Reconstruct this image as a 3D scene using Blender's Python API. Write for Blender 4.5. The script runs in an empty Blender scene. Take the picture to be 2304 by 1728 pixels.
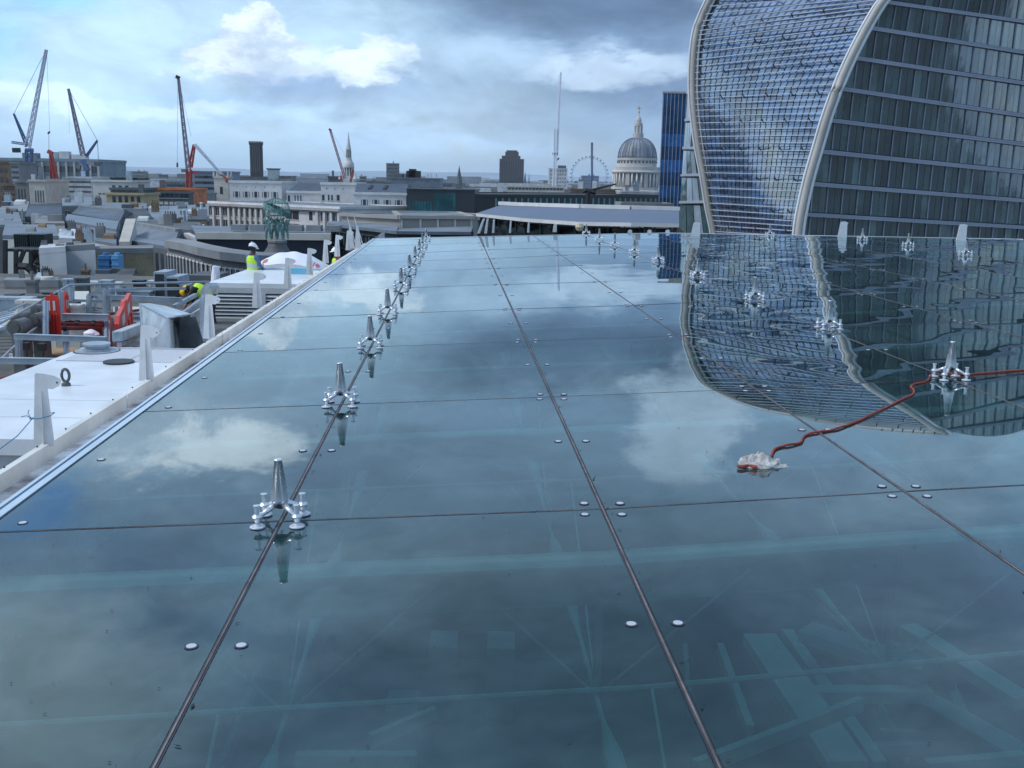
import bpy, math, random
from mathutils import Vector, Matrix
random.seed(7)
S = bpy.context.scene
COL = S.collection
# ------------------------------------------------------------------ camera
FPX = 2330.0; PITCH = math.atan((864-404.3)/FPX); ROLL = math.radians(1.0); CH = 1.6; KS = math.tan(ROLL)
Fv = Vector((0, math.cos(PITCH), -math.sin(PITCH)))
U0 = Vector((0, math.sin(PITCH), math.cos(PITCH)))
Rv = math.cos(ROLL)*Vector((1,0,0)) + math.sin(ROLL)*U0
Uv = math.cos(ROLL)*U0 - math.sin(ROLL)*Vector((1,0,0))
CAMP = Vector((0,0,CH))
cd = bpy.data.cameras.new('camera'); cam = bpy.data.objects.new('camera', cd); COL.objects.link(cam)
cd.sensor_width = 36; cd.lens = 36*FPX/2304; cd.clip_start = 0.05; cd.clip_end = 30000
Mx = Matrix((Rv, Uv, -Fv)).transposed().to_4x4(); Mx.translation = CAMP
cam.matrix_world = Mx
S.camera = cam
# ------------------------------------------------------------------ shader helper
class NT:
    def __init__(s, nt): s.nt = nt; s.n = nt.nodes; s.l = nt.links
    def new(s, t, **k):
        o = s.n.new(t)
        for a, b in k.items(): setattr(o, a, b)
        return o
    def put(s, sock, v):
        if isinstance(v, bpy.types.NodeSocket): s.l.new(v, sock)
        elif v is not None: sock.default_value = v
    def m(s, op, a, b=None, c=None, clamp=False):
        o = s.new('ShaderNodeMath', operation=op); o.use_clamp = clamp
        s.put(o.inputs[0], a); s.put(o.inputs[1], b)
        if c is not None: s.put(o.inputs[2], c)
        return o.outputs[0]
    def mix(s, f, a, b):
        o = s.new('ShaderNodeMix', data_type='RGBA'); s.put(o.inputs[0], f)
        s.put(o.inputs[6], a if isinstance(a, bpy.types.NodeSocket) else (*a, 1))
        s.put(o.inputs[7], b if isinstance(b, bpy.types.NodeSocket) else (*b, 1))
        return o.outputs[2]
    def noise(s, vec, scale, detail=4, rough=.5, dist=0.0):
        o = s.new('ShaderNodeTexNoise'); s.put(o.inputs['Vector'], vec)
        o.inputs['Scale'].default_value = scale; o.inputs['Detail'].default_value = detail
        o.inputs['Roughness'].default_value = rough; o.inputs['Distortion'].default_value = dist
        return o.outputs[0]
    def smooth(s, v, a, b, lo=0.0, hi=1.0):
        o = s.new('ShaderNodeMapRange', interpolation_type='SMOOTHSTEP'); s.put(o.inputs[0], v)
        o.inputs[1].default_value = a; o.inputs[2].default_value = b; o.inputs[3].default_value = lo; o.inputs[4].default_value = hi
        return o.outputs[0]
# ------------------------------------------------------------------ world: sky with layered clouds
W = bpy.data.worlds.new('World'); S.world = W; W.use_nodes = True
w = NT(W.node_tree); w.n.clear()
SUN_EL, SUN_AZ = math.radians(48), math.radians(-105)    # azimuth from +Y, to the left and behind
sky = w.new('ShaderNodeTexSky', sky_type='NISHITA'); sky.sun_disc = False
sky.sun_elevation = SUN_EL; sky.sun_rotation = SUN_AZ; sky.altitude = 50; sky.air_density = 1.3; sky.dust_density = 1.2
skc = w.new('ShaderNodeVectorMath', operation='SCALE'); w.l.new(sky.outputs[0], skc.inputs[0]); skc.inputs['Scale'].default_value = 0.115
tc = w.new('ShaderNodeTexCoord').outputs['Generated']
sep = w.new('ShaderNodeSeparateXYZ'); w.l.new(tc, sep.inputs[0])
azr = w.m('ARCTAN2', sep.outputs[0], sep.outputs[1]); AZ0 = w.m('MULTIPLY', azr, 57.2958)
EL0 = w.m('MULTIPLY', w.m('ARCSINE', sep.outputs[2]), 57.2958)
mp = w.new('ShaderNodeMapping'); w.l.new(tc, mp.inputs[0]); mp.inputs['Scale'].default_value = (1, 1, 2.2)
st = mp.outputs[0]
n_w = w.noise(st, 9.0, 6, .62); n_w2 = w.noise(st, 5.0, 5, .6, .4); n_big = w.noise(st, 2.3, 6, .58, .3); n_f = w.noise(st, 24.0, 5, .6)
AZ = w.m('ADD', AZ0, w.m('MULTIPLY', w.m('SUBTRACT', n_w, .5), 9.0))
EL = w.m('ADD', EL0, w.m('ADD', w.m('MULTIPLY', w.m('SUBTRACT', n_w2, .5), 4.5), w.m('MULTIPLY', w.m('SUBTRACT', n_f, .5), 1.6)))
n_c1 = w.noise(st, 17.0, 9, .68, .2); n_c2 = w.noise(st, 13.0, 9, .68, .5)
AZc = w.m('ADD', AZ, w.m('MULTIPLY', w.m('SUBTRACT', n_c1, .5), 6.5)); ELc = w.m('ADD', EL, w.m('MULTIPLY', w.m('SUBTRACT', n_c2, .5), 4.2))
def blob(az, el, ra, re, soft=.5, k=1.0, crisp=False):
    a = w.m('DIVIDE', w.m('SUBTRACT', AZc if crisp else AZ, az), ra); b = w.m('DIVIDE', w.m('SUBTRACT', ELc if crisp else EL, el), re)
    d = w.m('SQRT', w.m('ADD', w.m('MULTIPLY', a, a), w.m('MULTIPLY', b, b)))
    return w.smooth(d, 1+soft*.5, 1-soft, 0.0, k)
pale = (.46, .60, .72); grey = (.27, .37, .51); dark = (.115, .185, .275); white = (.62, .67, .73); lilac = (.30, .40, .57)
cov = w.smooth(n_big, .36, .56)
tex = w.mix(w.smooth(n_w2, .38, .66), grey, pale)
c = w.mix(w.m('MULTIPLY', cov, .9), skc.outputs[0], tex)
def lay(c, col, m): return w.mix(m, c, col)
c = lay(c, (.50, .64, .76), blob(-19, 5, 15, 10, .8, .8))          # bright left of the picture
c = lay(c, (.25, .50, .84), blob(-24.5, 8.5, 4.5, 1.8, .7, .85))   # blue gaps
c = lay(c, (.30, .56, .88), blob(-26, 5.4, 2.6, 1.5, .8, .6))
c = lay(c, (.36, .58, .85), blob(-17, 3.3, 5, .9, .8, .6))
c = lay(c, (.32, .42, .57), blob(-8, 4.6, 11, 1.8, .9, .7))
c = lay(c, grey, blob(6, 7.5, 12, 3.4, .8, .7))
c = lay(c, (.17, .24, .345), blob(10, 7.6, 15, 3.2, .8, .75))
c = lay(c, (.075, .115, .18), blob(5, 9.9, 13, 2.6, .7, .97))                   # dark bank, top right
c = lay(c, (.15, .215, .335), blob(12, 4.2, 14, 5.2, .9, .9))
c = lay(c, (.40, .50, .62), blob(-1, 6.3, 9, .9, .8, .7))
c = lay(c, (.50, .58, .68), blob(5, 6.0, 4.5, .6, .7, .8))
c = lay(c, (.44, .57, .71), blob(-12, 2.4, 13, 1.5, .8, .75))
c = lay(c, (.26, .36, .50), blob(4, 3.2, 10, 1.3, .8, .6))
c = lay(c, (.47, .60, .80), blob(-6, 2.2, 9, .6, .8, .6))
c = lay(c, (.27, .35, .47), blob(-9.5, 4.4, 6.0, 1.5, .8, .8))
cw_ = w.mix(w.smooth(n_c1, .36, .60), (.48, .54, .62), (.76, .80, .84))
c = lay(c, cw_, blob(-13.8, 6.1, 3.8, 1.4, .36, .95, True))            # cumulus
c = lay(c, cw_, blob(-13.4, 7.3, 1.9, 1.1, .34, .95, True))
c = lay(c, cw_, blob(-8.0, 6.0, 2.7, 1.15, .36, .9, True))
c = lay(c, (.47, .54, .64), blob(-12.4, 5.7, 2.6, .9, .8, .6))
c = lay(c, lilac, blob(-12.0, 4.7, 3.8, .7, .8, .75))
c = lay(c, (.66, .76, .90), blob(-18, 3.1, 3.2, .5, .6, .7))
c = lay(c, (.66, .76, .90), blob(-24, 3.3, 3.0, .6, .6, .7))
# higher sky, seen in the glass
c = lay(c, (.26, .355, .47), blob(2, 16, 17, 6, .6, .85))
c = lay(c, (.17, .34, .66), blob(-25.0, 15.4, 2.6, 1.2, .7, .8))
c = lay(c, (.52, .60, .69), blob(-18.5, 12.6, 7, 1.9, .5, .9, True))
c = lay(c, (.98, 1.0, 1.02), blob(-16.8, 13.6, 4.6, 1.4, .5, .95, True))
c = lay(c, (.56, .66, .76), blob(9.5, 13.6, 3.2, 3.6, .4, .85, True))
c = lay(c, (.62, .74, .80), blob(-28, 25, 8.5, 6.5, .7, .95, True))
c = lay(c, (.50, .60, .71), blob(0, 21.5, 12, 1.8, .9, .4))
c = lay(c, (.125, .185, .26), blob(6, 27, 20, 8, .8, .9))
hz = w.smooth(EL0, 3.2, -.2, 0, .85)
txm = w.new('ShaderNodeVectorMath', operation='SCALE'); w.l.new(c, txm.inputs[0]); w.put(txm.inputs['Scale'], w.m('ADD', w.smooth(w.noise(st, 11.0, 9, .62, .6), .34, .66, .92, 1.12), w.smooth(w.noise(st, 4.2, 6, .6, .5), .36, .64, -.05, .10))); c = txm.outputs[0]
hzc = w.mix(w.smooth(AZ0, -8, 16), (.44, .59, .76), (.26, .36, .52)); c = w.mix(hz, c, hzc)
cm = w.new('ShaderNodeVectorMath', operation='MULTIPLY'); w.l.new(c, cm.inputs[0]); cm.inputs[1].default_value = (.89, 1.0, 1.10); c = cm.outputs[0]
bg = w.new('ShaderNodeBackground'); w.l.new(c, bg.inputs[0]); bg.inputs[1].default_value = 1.0
wo = w.new('ShaderNodeOutputWorld'); w.l.new(bg.outputs[0], wo.inputs[0])
# ------------------------------------------------------------------ sun, exposure
sl = bpy.data.lights.new('sun', 'SUN'); sl.energy = 1.5; sl.angle = math.radians(12); sl.color = (1, .97, .93)
so = bpy.data.objects.new('sun', sl); COL.objects.link(so)
sd = Vector((math.sin(SUN_AZ)*math.cos(SUN_EL), math.cos(SUN_AZ)*math.cos(SUN_EL), math.sin(SUN_EL)))
so.rotation_euler = (-sd).to_track_quat('-Z', 'Y').to_euler(); so.location = (-20, -5, 30)
S.view_settings.view_transform = 'Standard'; S.view_settings.look = 'None'; S.view_settings.exposure = 0.5; S.view_settings.gamma = 1
S.render.resolution_x = 1024; S.render.resolution_y = 768
S.cycles.max_bounces = 8; S.cycles.transparent_max_bounces = 12; S.cycles.volume_bounces = 0
# ------------------------------------------------------------------ photo rays -> world points
def ray(px, py): return Fv + Rv*((px-1152)/FPX) - Uv*((py-864)/FPX)
def G(px, py, z0=0.0):
    d = ray(px, py); t = (z0-CH)/(d.z-KS*d.x); return CAMP + d*t
def D(px, py, Y):
    d = ray(px, py); return CAMP + d*(Y/d.y)
def MIR(px, py, Y):                                   # a point whose mirror image in the roof is seen at (px, py)
    p = G(px, py); d = ray(px, py); n = Vector((-KS, 0, 1)).normalized()
    r = d - 2*d.dot(n)*n; return p + r*((Y-p.y)/r.y)
def rz(x): return KS*x
def proj(p):
    v = p-CAMP; f = v.dot(Fv)
    return (1152+FPX*v.dot(Rv)/f, 864-FPX*v.dot(Uv)/f) if f > .05 else (-9999, -9999)
# ------------------------------------------------------------------ materials
MATS = {}
def mat(name, col, rough=.7, metal=0.0, var=.18, sc=3.0, bump=0.0, spec=.4, col2=None, stretch=None, lines=None):
    if name in MATS: return MATS[name]
    m = bpy.data.materials.new(name); m.use_nodes = True; t = NT(m.node_tree); b = t.n['Principled BSDF']
    co = t.new('ShaderNodeTexCoord').outputs['Object']
    if stretch:
        q = t.new('ShaderNodeMapping'); t.l.new(co, q.inputs[0]); q.inputs['Scale'].default_value = stretch; cv = q.outputs[0]
    else: cv = co
    n1 = t.noise(cv, sc, 6, .6)
    n2 = t.noise(cv, sc*.23, 4, .6)
    fac = t.m('ADD', t.m('MULTIPLY', n1, .5), t.m('MULTIPLY', n2, .5))
    fac = t.smooth(fac, .36, .64)
    lo = tuple(x*(1-var) for x in (col2 or col)); hi = tuple(min(1, x*(1+var*.6)) for x in col)
    cc = t.mix(fac, lo, hi)
    if lines:                                         # (axis, period, darkness): seams or courses
        sp = t.new('ShaderNodeSeparateXYZ'); t.l.new(co, sp.inputs[0])
        fr = t.m('FRACT', t.m('DIVIDE', sp.outputs['XYZ'.index(lines[0])], lines[1]))
        k = t.m('LESS_THAN', fr, .12)
        cc = t.mix(t.m('MULTIPLY', k, lines[2]), cc, (.02, .02, .025))
    t.l.new(cc, b.inputs['Base Color'])
    b.inputs['Roughness'].default_value = rough; b.inputs['Metallic'].default_value = metal
    b.inputs['Specular IOR Level'].default_value = spec
    if bump:
        bp = t.new('ShaderNodeBump'); bp.inputs['Strength'].default_value = bump; bp.inputs['Distance'].default_value = .05
        t.l.new(n1, bp.inputs['Height']); t.l.new(bp.outputs[0], b.inputs['Normal'])
    MATS[name] = m; return m
stone = mat('pale_stone', (.62, .61, .60), .8, var=.14, sc=.6)
stone2 = mat('warm_stone', (.50, .47, .42), .85, var=.2, sc=.6)
stone_d = mat('weathered_stone', (.21, .21, .21), .85, var=.35, sc=.5)
concrete = mat('concrete', (.24, .25, .26), .85, var=.2, sc=.7)
conc_d = mat('dark_concrete', (.11, .12, .13), .85, var=.25, sc=.6)
slate = mat('slate', (.075, .095, .13), .55, var=.22, sc=.8, lines=('X', .6, .25))
lead = mat('lead_roof', (.15, .18, .22), .5, var=.2, sc=.5)
grey_roof = mat('grey_roofing', (.16, .185, .22), .6, var=.3, sc=.35)
darkroof = mat('bitumen_roof', (.07, .08, .095), .8, var=.35, sc=.4)
brick = mat('brown_brick', (.20, .135, .09), .9, var=.3, sc=2, lines=('Z', .3, .15))
ybrick = mat('stock_brick', (.27, .21, .13), .9, var=.35, sc=1.2, lines=('Z', .3, .12))
dbrick = mat('dark_brick', (.028, .026, .03), .9, var=.2, sc=.1)
cream = mat('cream_render', (.58, .56, .52), .8, var=.12, sc=.5)
tan = mat('tan_panel', (.46, .36, .21), .8, var=.15, sc=.5)
orange = mat('orange_cladding', (.50, .17, .08), .8, var=.4, sc=.6)
white_p = mat('white_coated_metal', (.68, .70, .73), .36, var=.14, sc=1.6, spec=.5)
white_r = mat('white_render', (.52, .53, .55), .8, var=.3, sc=.5)
par_m = mat('parapet_paint', (.70, .70, .66), .45, var=.16, sc=2.5)
grime = mat('gutter_grime', (.78, .75, .74), .9, var=.3, sc=4.5, col2=(.36, .30, .27))
fin_m = mat('fin_paint', (.62, .64, .66), .4, var=.12, sc=5)
galv = mat('galvanised_steel', (.50, .56, .62), .4, .45, var=.3, sc=4)
galv_d = mat('galvanised_frame', (.36, .42, .48), .5, .3, var=.25, sc=3)
dark_m = mat('black_metal', (.025, .027, .03), .5, var=.3)
navy = mat('navy_cladding', (.022, .028, .045), .45, var=.3, sc=.3)
dk_glass = mat('dark_glazing', (.022, .035, .045), .12, var=.4, sc=.8, spec=.6)
win_m = mat('window_glass', (.045, .06, .08), .15, var=.5, sc=1, spec=.6)
teal_g = mat('teal_glazing', (.035, .12, .14), .15, var=.6, sc=.5, spec=.6)
red_p = mat('red_plastic', (.62, .045, .03), .45, var=.15, sc=2)
pipe_m = mat('red_oxide_pipe', (.22, .055, .045), .5, var=.25, sc=3)
ply = mat('plywood', (.42, .28, .15), .8, var=.2, sc=3)
copper = mat('green_copper', (.20, .36, .34), .7, var=.4, sc=6, col2=(.10, .20, .19))
hill_m = mat('far_hills', (.27, .35, .45), .95, var=.2, sc=.001)  # distance haze put into the colour, paled towards the horizon sky
city_m = mat('far_city', (.20, .22, .25), .9, var=.5, sc=.02)
grnd_m = mat('street_ground', (.06, .065, .07), .95, var=.3, sc=.05)
crane_b = mat('crane_blue', (.10, .16, .30), .6, var=.1)
crane_r = mat('crane_red', (.42, .07, .06), .6, var=.15)
crane_w = mat('crane_white', (.60, .64, .72), .6, var=.1)
crane_g = mat('crane_grey', (.30, .28, .34), .6, var=.1)
seal_m = mat('black_seal', (.055, .058, .075), .75, var=.3, sc=8)
bead_m = mat('seal_bead', (.19, .155, .145), .6, var=.5, sc=9)
hivis = mat('hi_vis_yellow', (.55, .85, .06), .7, var=.1)
hard_w = mat('white_helmet', (.80, .81, .83), .3, var=.04)
hard_y = mat('yellow_helmet', (.85, .50, .02), .35, var=.05)
skin_m = mat('skin', (.28, .14, .09), .6, var=.1)
skin_d = mat('dark_skin', (.045, .03, .025), .6, var=.1)
shirt_b = mat('blue_shirt', (.10, .18, .32), .85, var=.15)
shirt_r = mat('dark_red_shirt', (.20, .02, .02), .85, var=.15)
shirt_k = mat('black_shirt', (.02, .02, .025), .85, var=.15)
trous = mat('dark_trousers', (.035, .04, .055), .9, var=.2)
refl_t = mat('silver_tape', (.55, .57, .58), .4, var=.05)
rope_o = mat('orange_rope', (.30, .05, .03), .8, var=.3, sc=30)
rope_b = mat('blue_rope', (.03, .20, .36), .8, var=.2, sc=30)
rag_m = mat('dirty_white_cloth', (.50, .48, .46), .95, var=.45, sc=22, bump=.7)
tarp_m = mat('white_sheeting', (.80, .80, .86), .5, var=.06, sc=2)
redprint = mat('red_print', (.62, .16, .18), .6, var=.2, sc=9)
debris_m = mat('leaf_litter', (.03, .03, .035), .9, var=.3)
gold = mat('gilding', (.55, .45, .18), .4, .3, var=.1)
bluebox = mat('light_blue_foam', (.16, .45, .62), .7, var=.05)
tank_b = mat('blue_container', (.05, .17, .36), .6, var=.2)
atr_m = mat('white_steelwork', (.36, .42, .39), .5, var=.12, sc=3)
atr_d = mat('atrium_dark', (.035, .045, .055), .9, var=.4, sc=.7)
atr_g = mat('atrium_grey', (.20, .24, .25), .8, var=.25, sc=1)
steel = bpy.data.materials.new('polished_steel'); steel.use_nodes = True
t = NT(steel.node_tree); b = t.n['Principled BSDF']; b.inputs['Metallic'].default_value = .82
b.inputs['Base Color'].default_value = (.74, .75, .78, 1)
co = t.new('ShaderNodeTexCoord').outputs['Object']; b.inputs['Roughness'].default_value = .16
t.l.new(t.smooth(t.noise(co, 40, 3), .3, .7, .27, .31), b.inputs['Roughness'])
disc = bpy.data.materials.new('satin_steel_disc'); disc.use_nodes = True
t = NT(disc.node_tree); b = t.n['Principled BSDF']; b.inputs['Metallic'].default_value = .35
b.inputs['Base Color'].default_value = (.60, .60, .66, 1)
co = t.new('ShaderNodeTexCoord').outputs['Object']; t.l.new(t.smooth(t.noise(co, 60, 3), .3, .7, .35, .6), b.inputs['Roughness'])
# roof glass: coated, mirror-like at grazing angles, teal when looked through
def mk_glass(name, dist, nsc):
    g_ = bpy.data.materials.new(name); g_.use_nodes = True
    t = NT(g_.node_tree); t.n.clear()
    geo = t.new('ShaderNodeNewGeometry').outputs['Position']
    q = t.new('ShaderNodeMapping'); t.l.new(geo, q.inputs[0]); q.inputs['Scale'].default_value = (1, .8, 1)
    roll = t.noise(q.outputs[0], nsc, 1.0, .4, .3)
    bp = t.new('ShaderNodeBump'); bp.inputs['Strength'].default_value = 1.0; bp.inputs['Distance'].default_value = dist; t.l.new(roll, bp.inputs['Height'])
    fr = t.new('ShaderNodeFresnel'); fr.inputs['IOR'].default_value = 1.70; t.l.new(bp.outputs[0], fr.inputs['Normal'])
    gl = t.new('ShaderNodeBsdfGlossy'); gl.inputs['Roughness'].default_value = 0.0; gl.inputs['Color'].default_value = (.88, .97, 1, 1); t.l.new(bp.outputs[0], gl.inputs['Normal'])
    tr = t.new('ShaderNodeBsdfTransparent'); tr.inputs['Color'].default_value = (.47, .82, .80, 1)
    df = t.new('ShaderNodeBsdfDiffuse')
    dust = t.noise(geo, 2.2, 8, .7); t.l.new(t.mix(dust, (.08, .25, .27), (.19, .35, .36)), df.inputs['Color'])
    m1 = t.new('ShaderNodeMixShader'); vo = t.new('ShaderNodeTexVoronoi'); vo.inputs['Scale'].default_value = 7; t.l.new(geo, vo.inputs['Vector'])
    gate = t.m('GREATER_THAN', t.noise(geo, 2.6, 3), .54); ring = t.m('SUBTRACT', t.smooth(vo.outputs['Distance'], .05, .03), t.m('MULTIPLY', t.smooth(vo.outputs['Distance'], .035, .02), .6))
    spots = t.m('MULTIPLY', t.m('MULTIPLY', ring, gate), .16)
    d2 = t.noise(geo, .45, 6, .65, 1.0); t.l.new(t.m('ADD', t.smooth(dust, .3, .75, .03, .09), t.m('ADD', t.smooth(d2, .42, .68, .0, .10), spots)), m1.inputs[0]); t.l.new(tr.outputs[0], m1.inputs[1]); t.l.new(df.outputs[0], m1.inputs[2])
    m2 = t.new('ShaderNodeMixShader'); t.l.new(t.m('MULTIPLY', fr.outputs[0], 1.15, clamp=True), m2.inputs[0]); t.l.new(m1.outputs[0], m2.inputs[1]); t.l.new(gl.outputs[0], m2.inputs[2])
    t.l.new(m2.outputs[0], t.new('ShaderNodeOutputMaterial').inputs[0]); return g_
glass = mk_glass('roof_glass', .0010, .8); glass_w = mk_glass('roof_glass_rolled', .0046, .95)
glass_b = bpy.data.materials.new('glass_underside'); glass_b.use_nodes = True; t = NT(glass_b.node_tree); t.n.clear()
tr = t.new('ShaderNodeBsdfTransparent'); tr.inputs['Color'].default_value = (.93, .98, .98, 1); t.l.new(tr.outputs[0], t.new('ShaderNodeOutputMaterial').inputs[0])
def fglass(name, col, spec_mix=.35, rough=.05, wav=.0014, sc=.18):
    m = bpy.data.materials.new(name); m.use_nodes = True; t = NT(m.node_tree); t.n.clear()
    co = t.new('ShaderNodeTexCoord').outputs['Object']
    n = t.noise(co, sc*2, 3, .5); bp = t.new('ShaderNodeBump'); bp.inputs['Distance'].default_value = wav*8; t.l.new(n, bp.inputs['Height'])
    d = t.new('ShaderNodeBsdfDiffuse'); n2 = t.noise(co, .25, 5, .6)
    t.l.new(t.mix(t.smooth(n2, .35, .65), tuple(x*.6 for x in col), tuple(x*1.3 for x in col)), d.inputs['Color'])
    g = t.new('ShaderNodeBsdfGlossy'); g.inputs['Roughness'].default_value = rough; t.l.new(bp.outputs[0], g.inputs['Normal'])
    fz = t.new('ShaderNodeFresnel'); fz.inputs['IOR'].default_value = 1.5
    mm = t.new('ShaderNodeMixShader'); t.l.new(t.m('ADD', fz.outputs[0], spec_mix-.04, clamp=True), mm.inputs[0])
    t.l.new(d.outputs[0], mm.inputs[1]); t.l.new(g.outputs[0], mm.inputs[2])
    t.l.new(mm.outputs[0], t.new('ShaderNodeOutputMaterial').inputs[0]); MATS[name] = m; return m
fg_dark = fglass('facade_glass_dark', (.03, .072, .08), .28)
fg_mid = fglass('facade_glass_mid', (.055, .115, .12), .28)
fg_lite = fglass('facade_glass_blind', (.11, .19, .19), .28)
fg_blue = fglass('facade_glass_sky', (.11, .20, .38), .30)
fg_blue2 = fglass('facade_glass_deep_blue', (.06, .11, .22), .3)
tw_hi = fglass('tower_glass_bright', (.06, .22, .55), .08)
tw_lo = fglass('tower_glass_dark', (.04, .11, .24), .1)
fg_teal = fglass('glazing_teal', (.03, .15, .17), .15)
# ------------------------------------------------------------------ mesh builder
WL = {}
class MB:
    def __init__(s): s.v = []; s.f = []; s.mi = []
    def add(s, vs, fs, mi=0):
        o = len(s.v); s.v += [Vector(a) for a in vs]; s.f += [tuple(i+o for i in f) for f in fs]; s.mi += [mi]*len(fs)
        return s
    def hexa(s, p, mi=0):      # p0..3 bottom loop, p4..7 top loop
        return s.add(p, [(3,2,1,0), (4,5,6,7), (0,1,5,4), (1,2,6,5), (2,3,7,6), (3,0,4,7)], mi)
    def box(s, x0, x1, y0, y1, z0, z1, mi=0):
        return s.hexa([(x0,y0,z0), (x1,y0,z0), (x1,y1,z0), (x0,y1,z0), (x0,y0,z1), (x1,y0,z1), (x1,y1,z1), (x0,y1,z1)], mi)
    def obox(s, c, ax, ay, az, mi=0):   # centre + half axis vectors
        c = Vector(c); P = [c+ax*i+ay*j+az*k for k in (-1,1) for i, j in ((-1,-1),(1,-1),(1,1),(-1,1))]
        return s.hexa(P, mi)
    def bar(s, a, b, w, h=None, mi=0):  # rectangular bar
        a = Vector(a); b = Vector(b); h = h or w; d = (b-a); L = d.length
        if L < 1e-6: return s
        d /= L; up = Vector((0,0,1)) if abs(d.z) < .95 else Vector((0,1,0)); sx = d.cross(up).normalized(); sy = sx.cross(d)
        return s.obox((a+b)/2, d*L/2, sx*w/2, sy*h/2, mi)
    def tube(s, a, b, r0, r1=None, n=10, mi=0, cap=True):
        a = Vector(a); b = Vector(b); r1 = r0 if r1 is None else r1; d = (b-a)
        if d.length < 1e-6: return s
        d.normalize(); up = Vector((0,0,1)) if abs(d.z) < .95 else Vector((0,1,0)); x = d.cross(up).normalized(); y = x.cross(d)
        vs = []
        for p, r in ((a, r0), (b, r1)):
            for i in range(n):
                t_ = 2*math.pi*i/n; vs.append(p+x*math.cos(t_)*r+y*math.sin(t_)*r)
        fs = [(i, (i+1) % n, n+(i+1) % n, n+i) for i in range(n)]
        if cap: fs += [tuple(range(n))[::-1], tuple(range(n, 2*n))]
        return s.add(vs, fs, mi)
    def path(s, pts, r, n=8, mi=0):
        pts = [Vector(p) for p in pts]; vs = []; fs = []
        for k, p in enumerate(pts):
            d = (pts[min(k+1, len(pts)-1)]-pts[max(k-1, 0)]).normalized(); up = Vector((0,0,1)) if abs(d.z) < .95 else Vector((0,1,0))
            x = d.cross(up).normalized(); y = x.cross(d)
            for i in range(n):
                t_ = 2*math.pi*i/n; vs.append(p+x*math.cos(t_)*r+y*math.sin(t_)*r)
        for k in range(len(pts)-1):
            fs += [(k*n+i, k*n+(i+1) % n, (k+1)*n+(i+1) % n, (k+1)*n+i) for i in range(n)]
        fs += [tuple(range(n))[::-1], tuple(range((len(pts)-1)*n, len(pts)*n))]
        return s.add(vs, fs, mi)
    def lathe(s, prof, c=(0,0,0), n=24, mi=0):   # prof [(r,z)] bottom to top
        c = Vector(c); vs = []; fs = []
        for r, z in prof:
            for i in range(n):
                t_ = 2*math.pi*i/n; vs.append(c+Vector((r*math.cos(t_), r*math.sin(t_), z)))
        for k in range(len(prof)-1):
            fs += [(k*n+i, k*n+(i+1) % n, (k+1)*n+(i+1) % n, (k+1)*n+i) for i in range(n)]
        fs += [tuple(range(n))[::-1], tuple(range((len(prof)-1)*n, len(prof)*n))]
        return s.add(vs, fs, mi)
    def prism(s, pts, ex, mi=0):        # polygon + extrusion vector
        n = len(pts); ex = Vector(ex); vs = [Vector(p) for p in pts]+[Vector(p)+ex for p in pts]
        return s.add(vs, [tuple(range(n))[::-1], tuple(range(n, 2*n))]+[(i, (i+1) % n, n+(i+1) % n, n+i) for i in range(n)], mi)
    def lattice(s, a, b, w, n, rc, rb, w1=None, mi=0):
        a = Vector(a); b = Vector(b); d = (b-a).normalized(); up = Vector((0,1,0)) if abs(d.y) < .9 else Vector((1,0,0))
        x = d.cross(up).normalized(); y = x.cross(d); w1 = w if w1 is None else w1
        def cn(k):
            p = a+(b-a)*k/n; ww = (w+(w1-w)*k/n)/2
            return [p+x*i*ww+y*j*ww for i, j in ((-1,-1),(1,-1),(1,1),(-1,1))]
        A = cn(0); B = cn(n)
        for i in range(4): s.tube(A[i], B[i], rc, n=4, mi=mi)
        for k in range(n):
            p, q_ = cn(k), cn(k+1)
            for i in range(4):
                j = (i+1) % 4
                s.tube(p[i] if k % 2 else p[j], q_[j] if k % 2 else q_[i], rb, n=3, mi=mi, cap=False)
                s.tube(q_[i], q_[j], rb, n=3, mi=mi, cap=False)
        return s
    def build(s, name, mats, parent=None, smooth=False):
        base = WL.get(parent, Vector((0,0,0))) if parent else Vector((0,0,0))
        if parent is None and s.v:
            mn = Vector((min(v.x for v in s.v)+max(v.x for v in s.v), min(v.y for v in s.v)+max(v.y for v in s.v), 0))/2
            base = Vector((mn.x, mn.y, min(v.z for v in s.v)))
        me = bpy.data.meshes.new(name); me.from_pydata([tuple(v-base) for v in s.v], [], s.f)
        for m_ in (mats if isinstance(mats, (list, tuple)) else [mats]): me.materials.append(m_)
        me.polygons.foreach_set('material_index', s.mi)
        if smooth:
            me.polygons.foreach_set('use_smooth', [True]*len(s.f))
        me.update(); o = bpy.data.objects.new(name, me); COL.objects.link(o)
        if parent: o.parent = parent; WL[o] = base
        else: o.location = base; WL[o] = base
        return o
def tag(o, label=None, cat=None, group=None, kind=None):
    if label: o['label'] = label
    if cat: o['category'] = cat
    if group: o['group'] = group
    if kind: o['kind'] = kind
    return o
def thing(name, label, cat, loc=(0,0,0), group=None):
    o = bpy.data.objects.new(name, None); o.empty_display_size = .2; COL.objects.link(o); o.location = loc; WL[o] = Vector(loc)
    return tag(o, label, cat, group)
USED = set()
def tag1(q, nm, mm, label, cat, group):
    if label in USED: return None
    USED.add(label); return tag(q.build(nm, mm), label, cat, group)
def kids(o): return [x for x in COL.objects if x.parent == o]
def dup(src, ks, loc, label, rot=None, scale=None):
    r = src.copy(); COL.objects.link(r); r.location = loc; r['label'] = label
    if rot is not None: r.rotation_euler = rot
    if scale: r.scale = (scale,)*3
    for ch, gs in ks:
        c_ = ch.copy(); COL.objects.link(c_); c_.parent = r
        for g in gs: h = g.copy(); COL.objects.link(h); h.parent = c_
    return r
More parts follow.
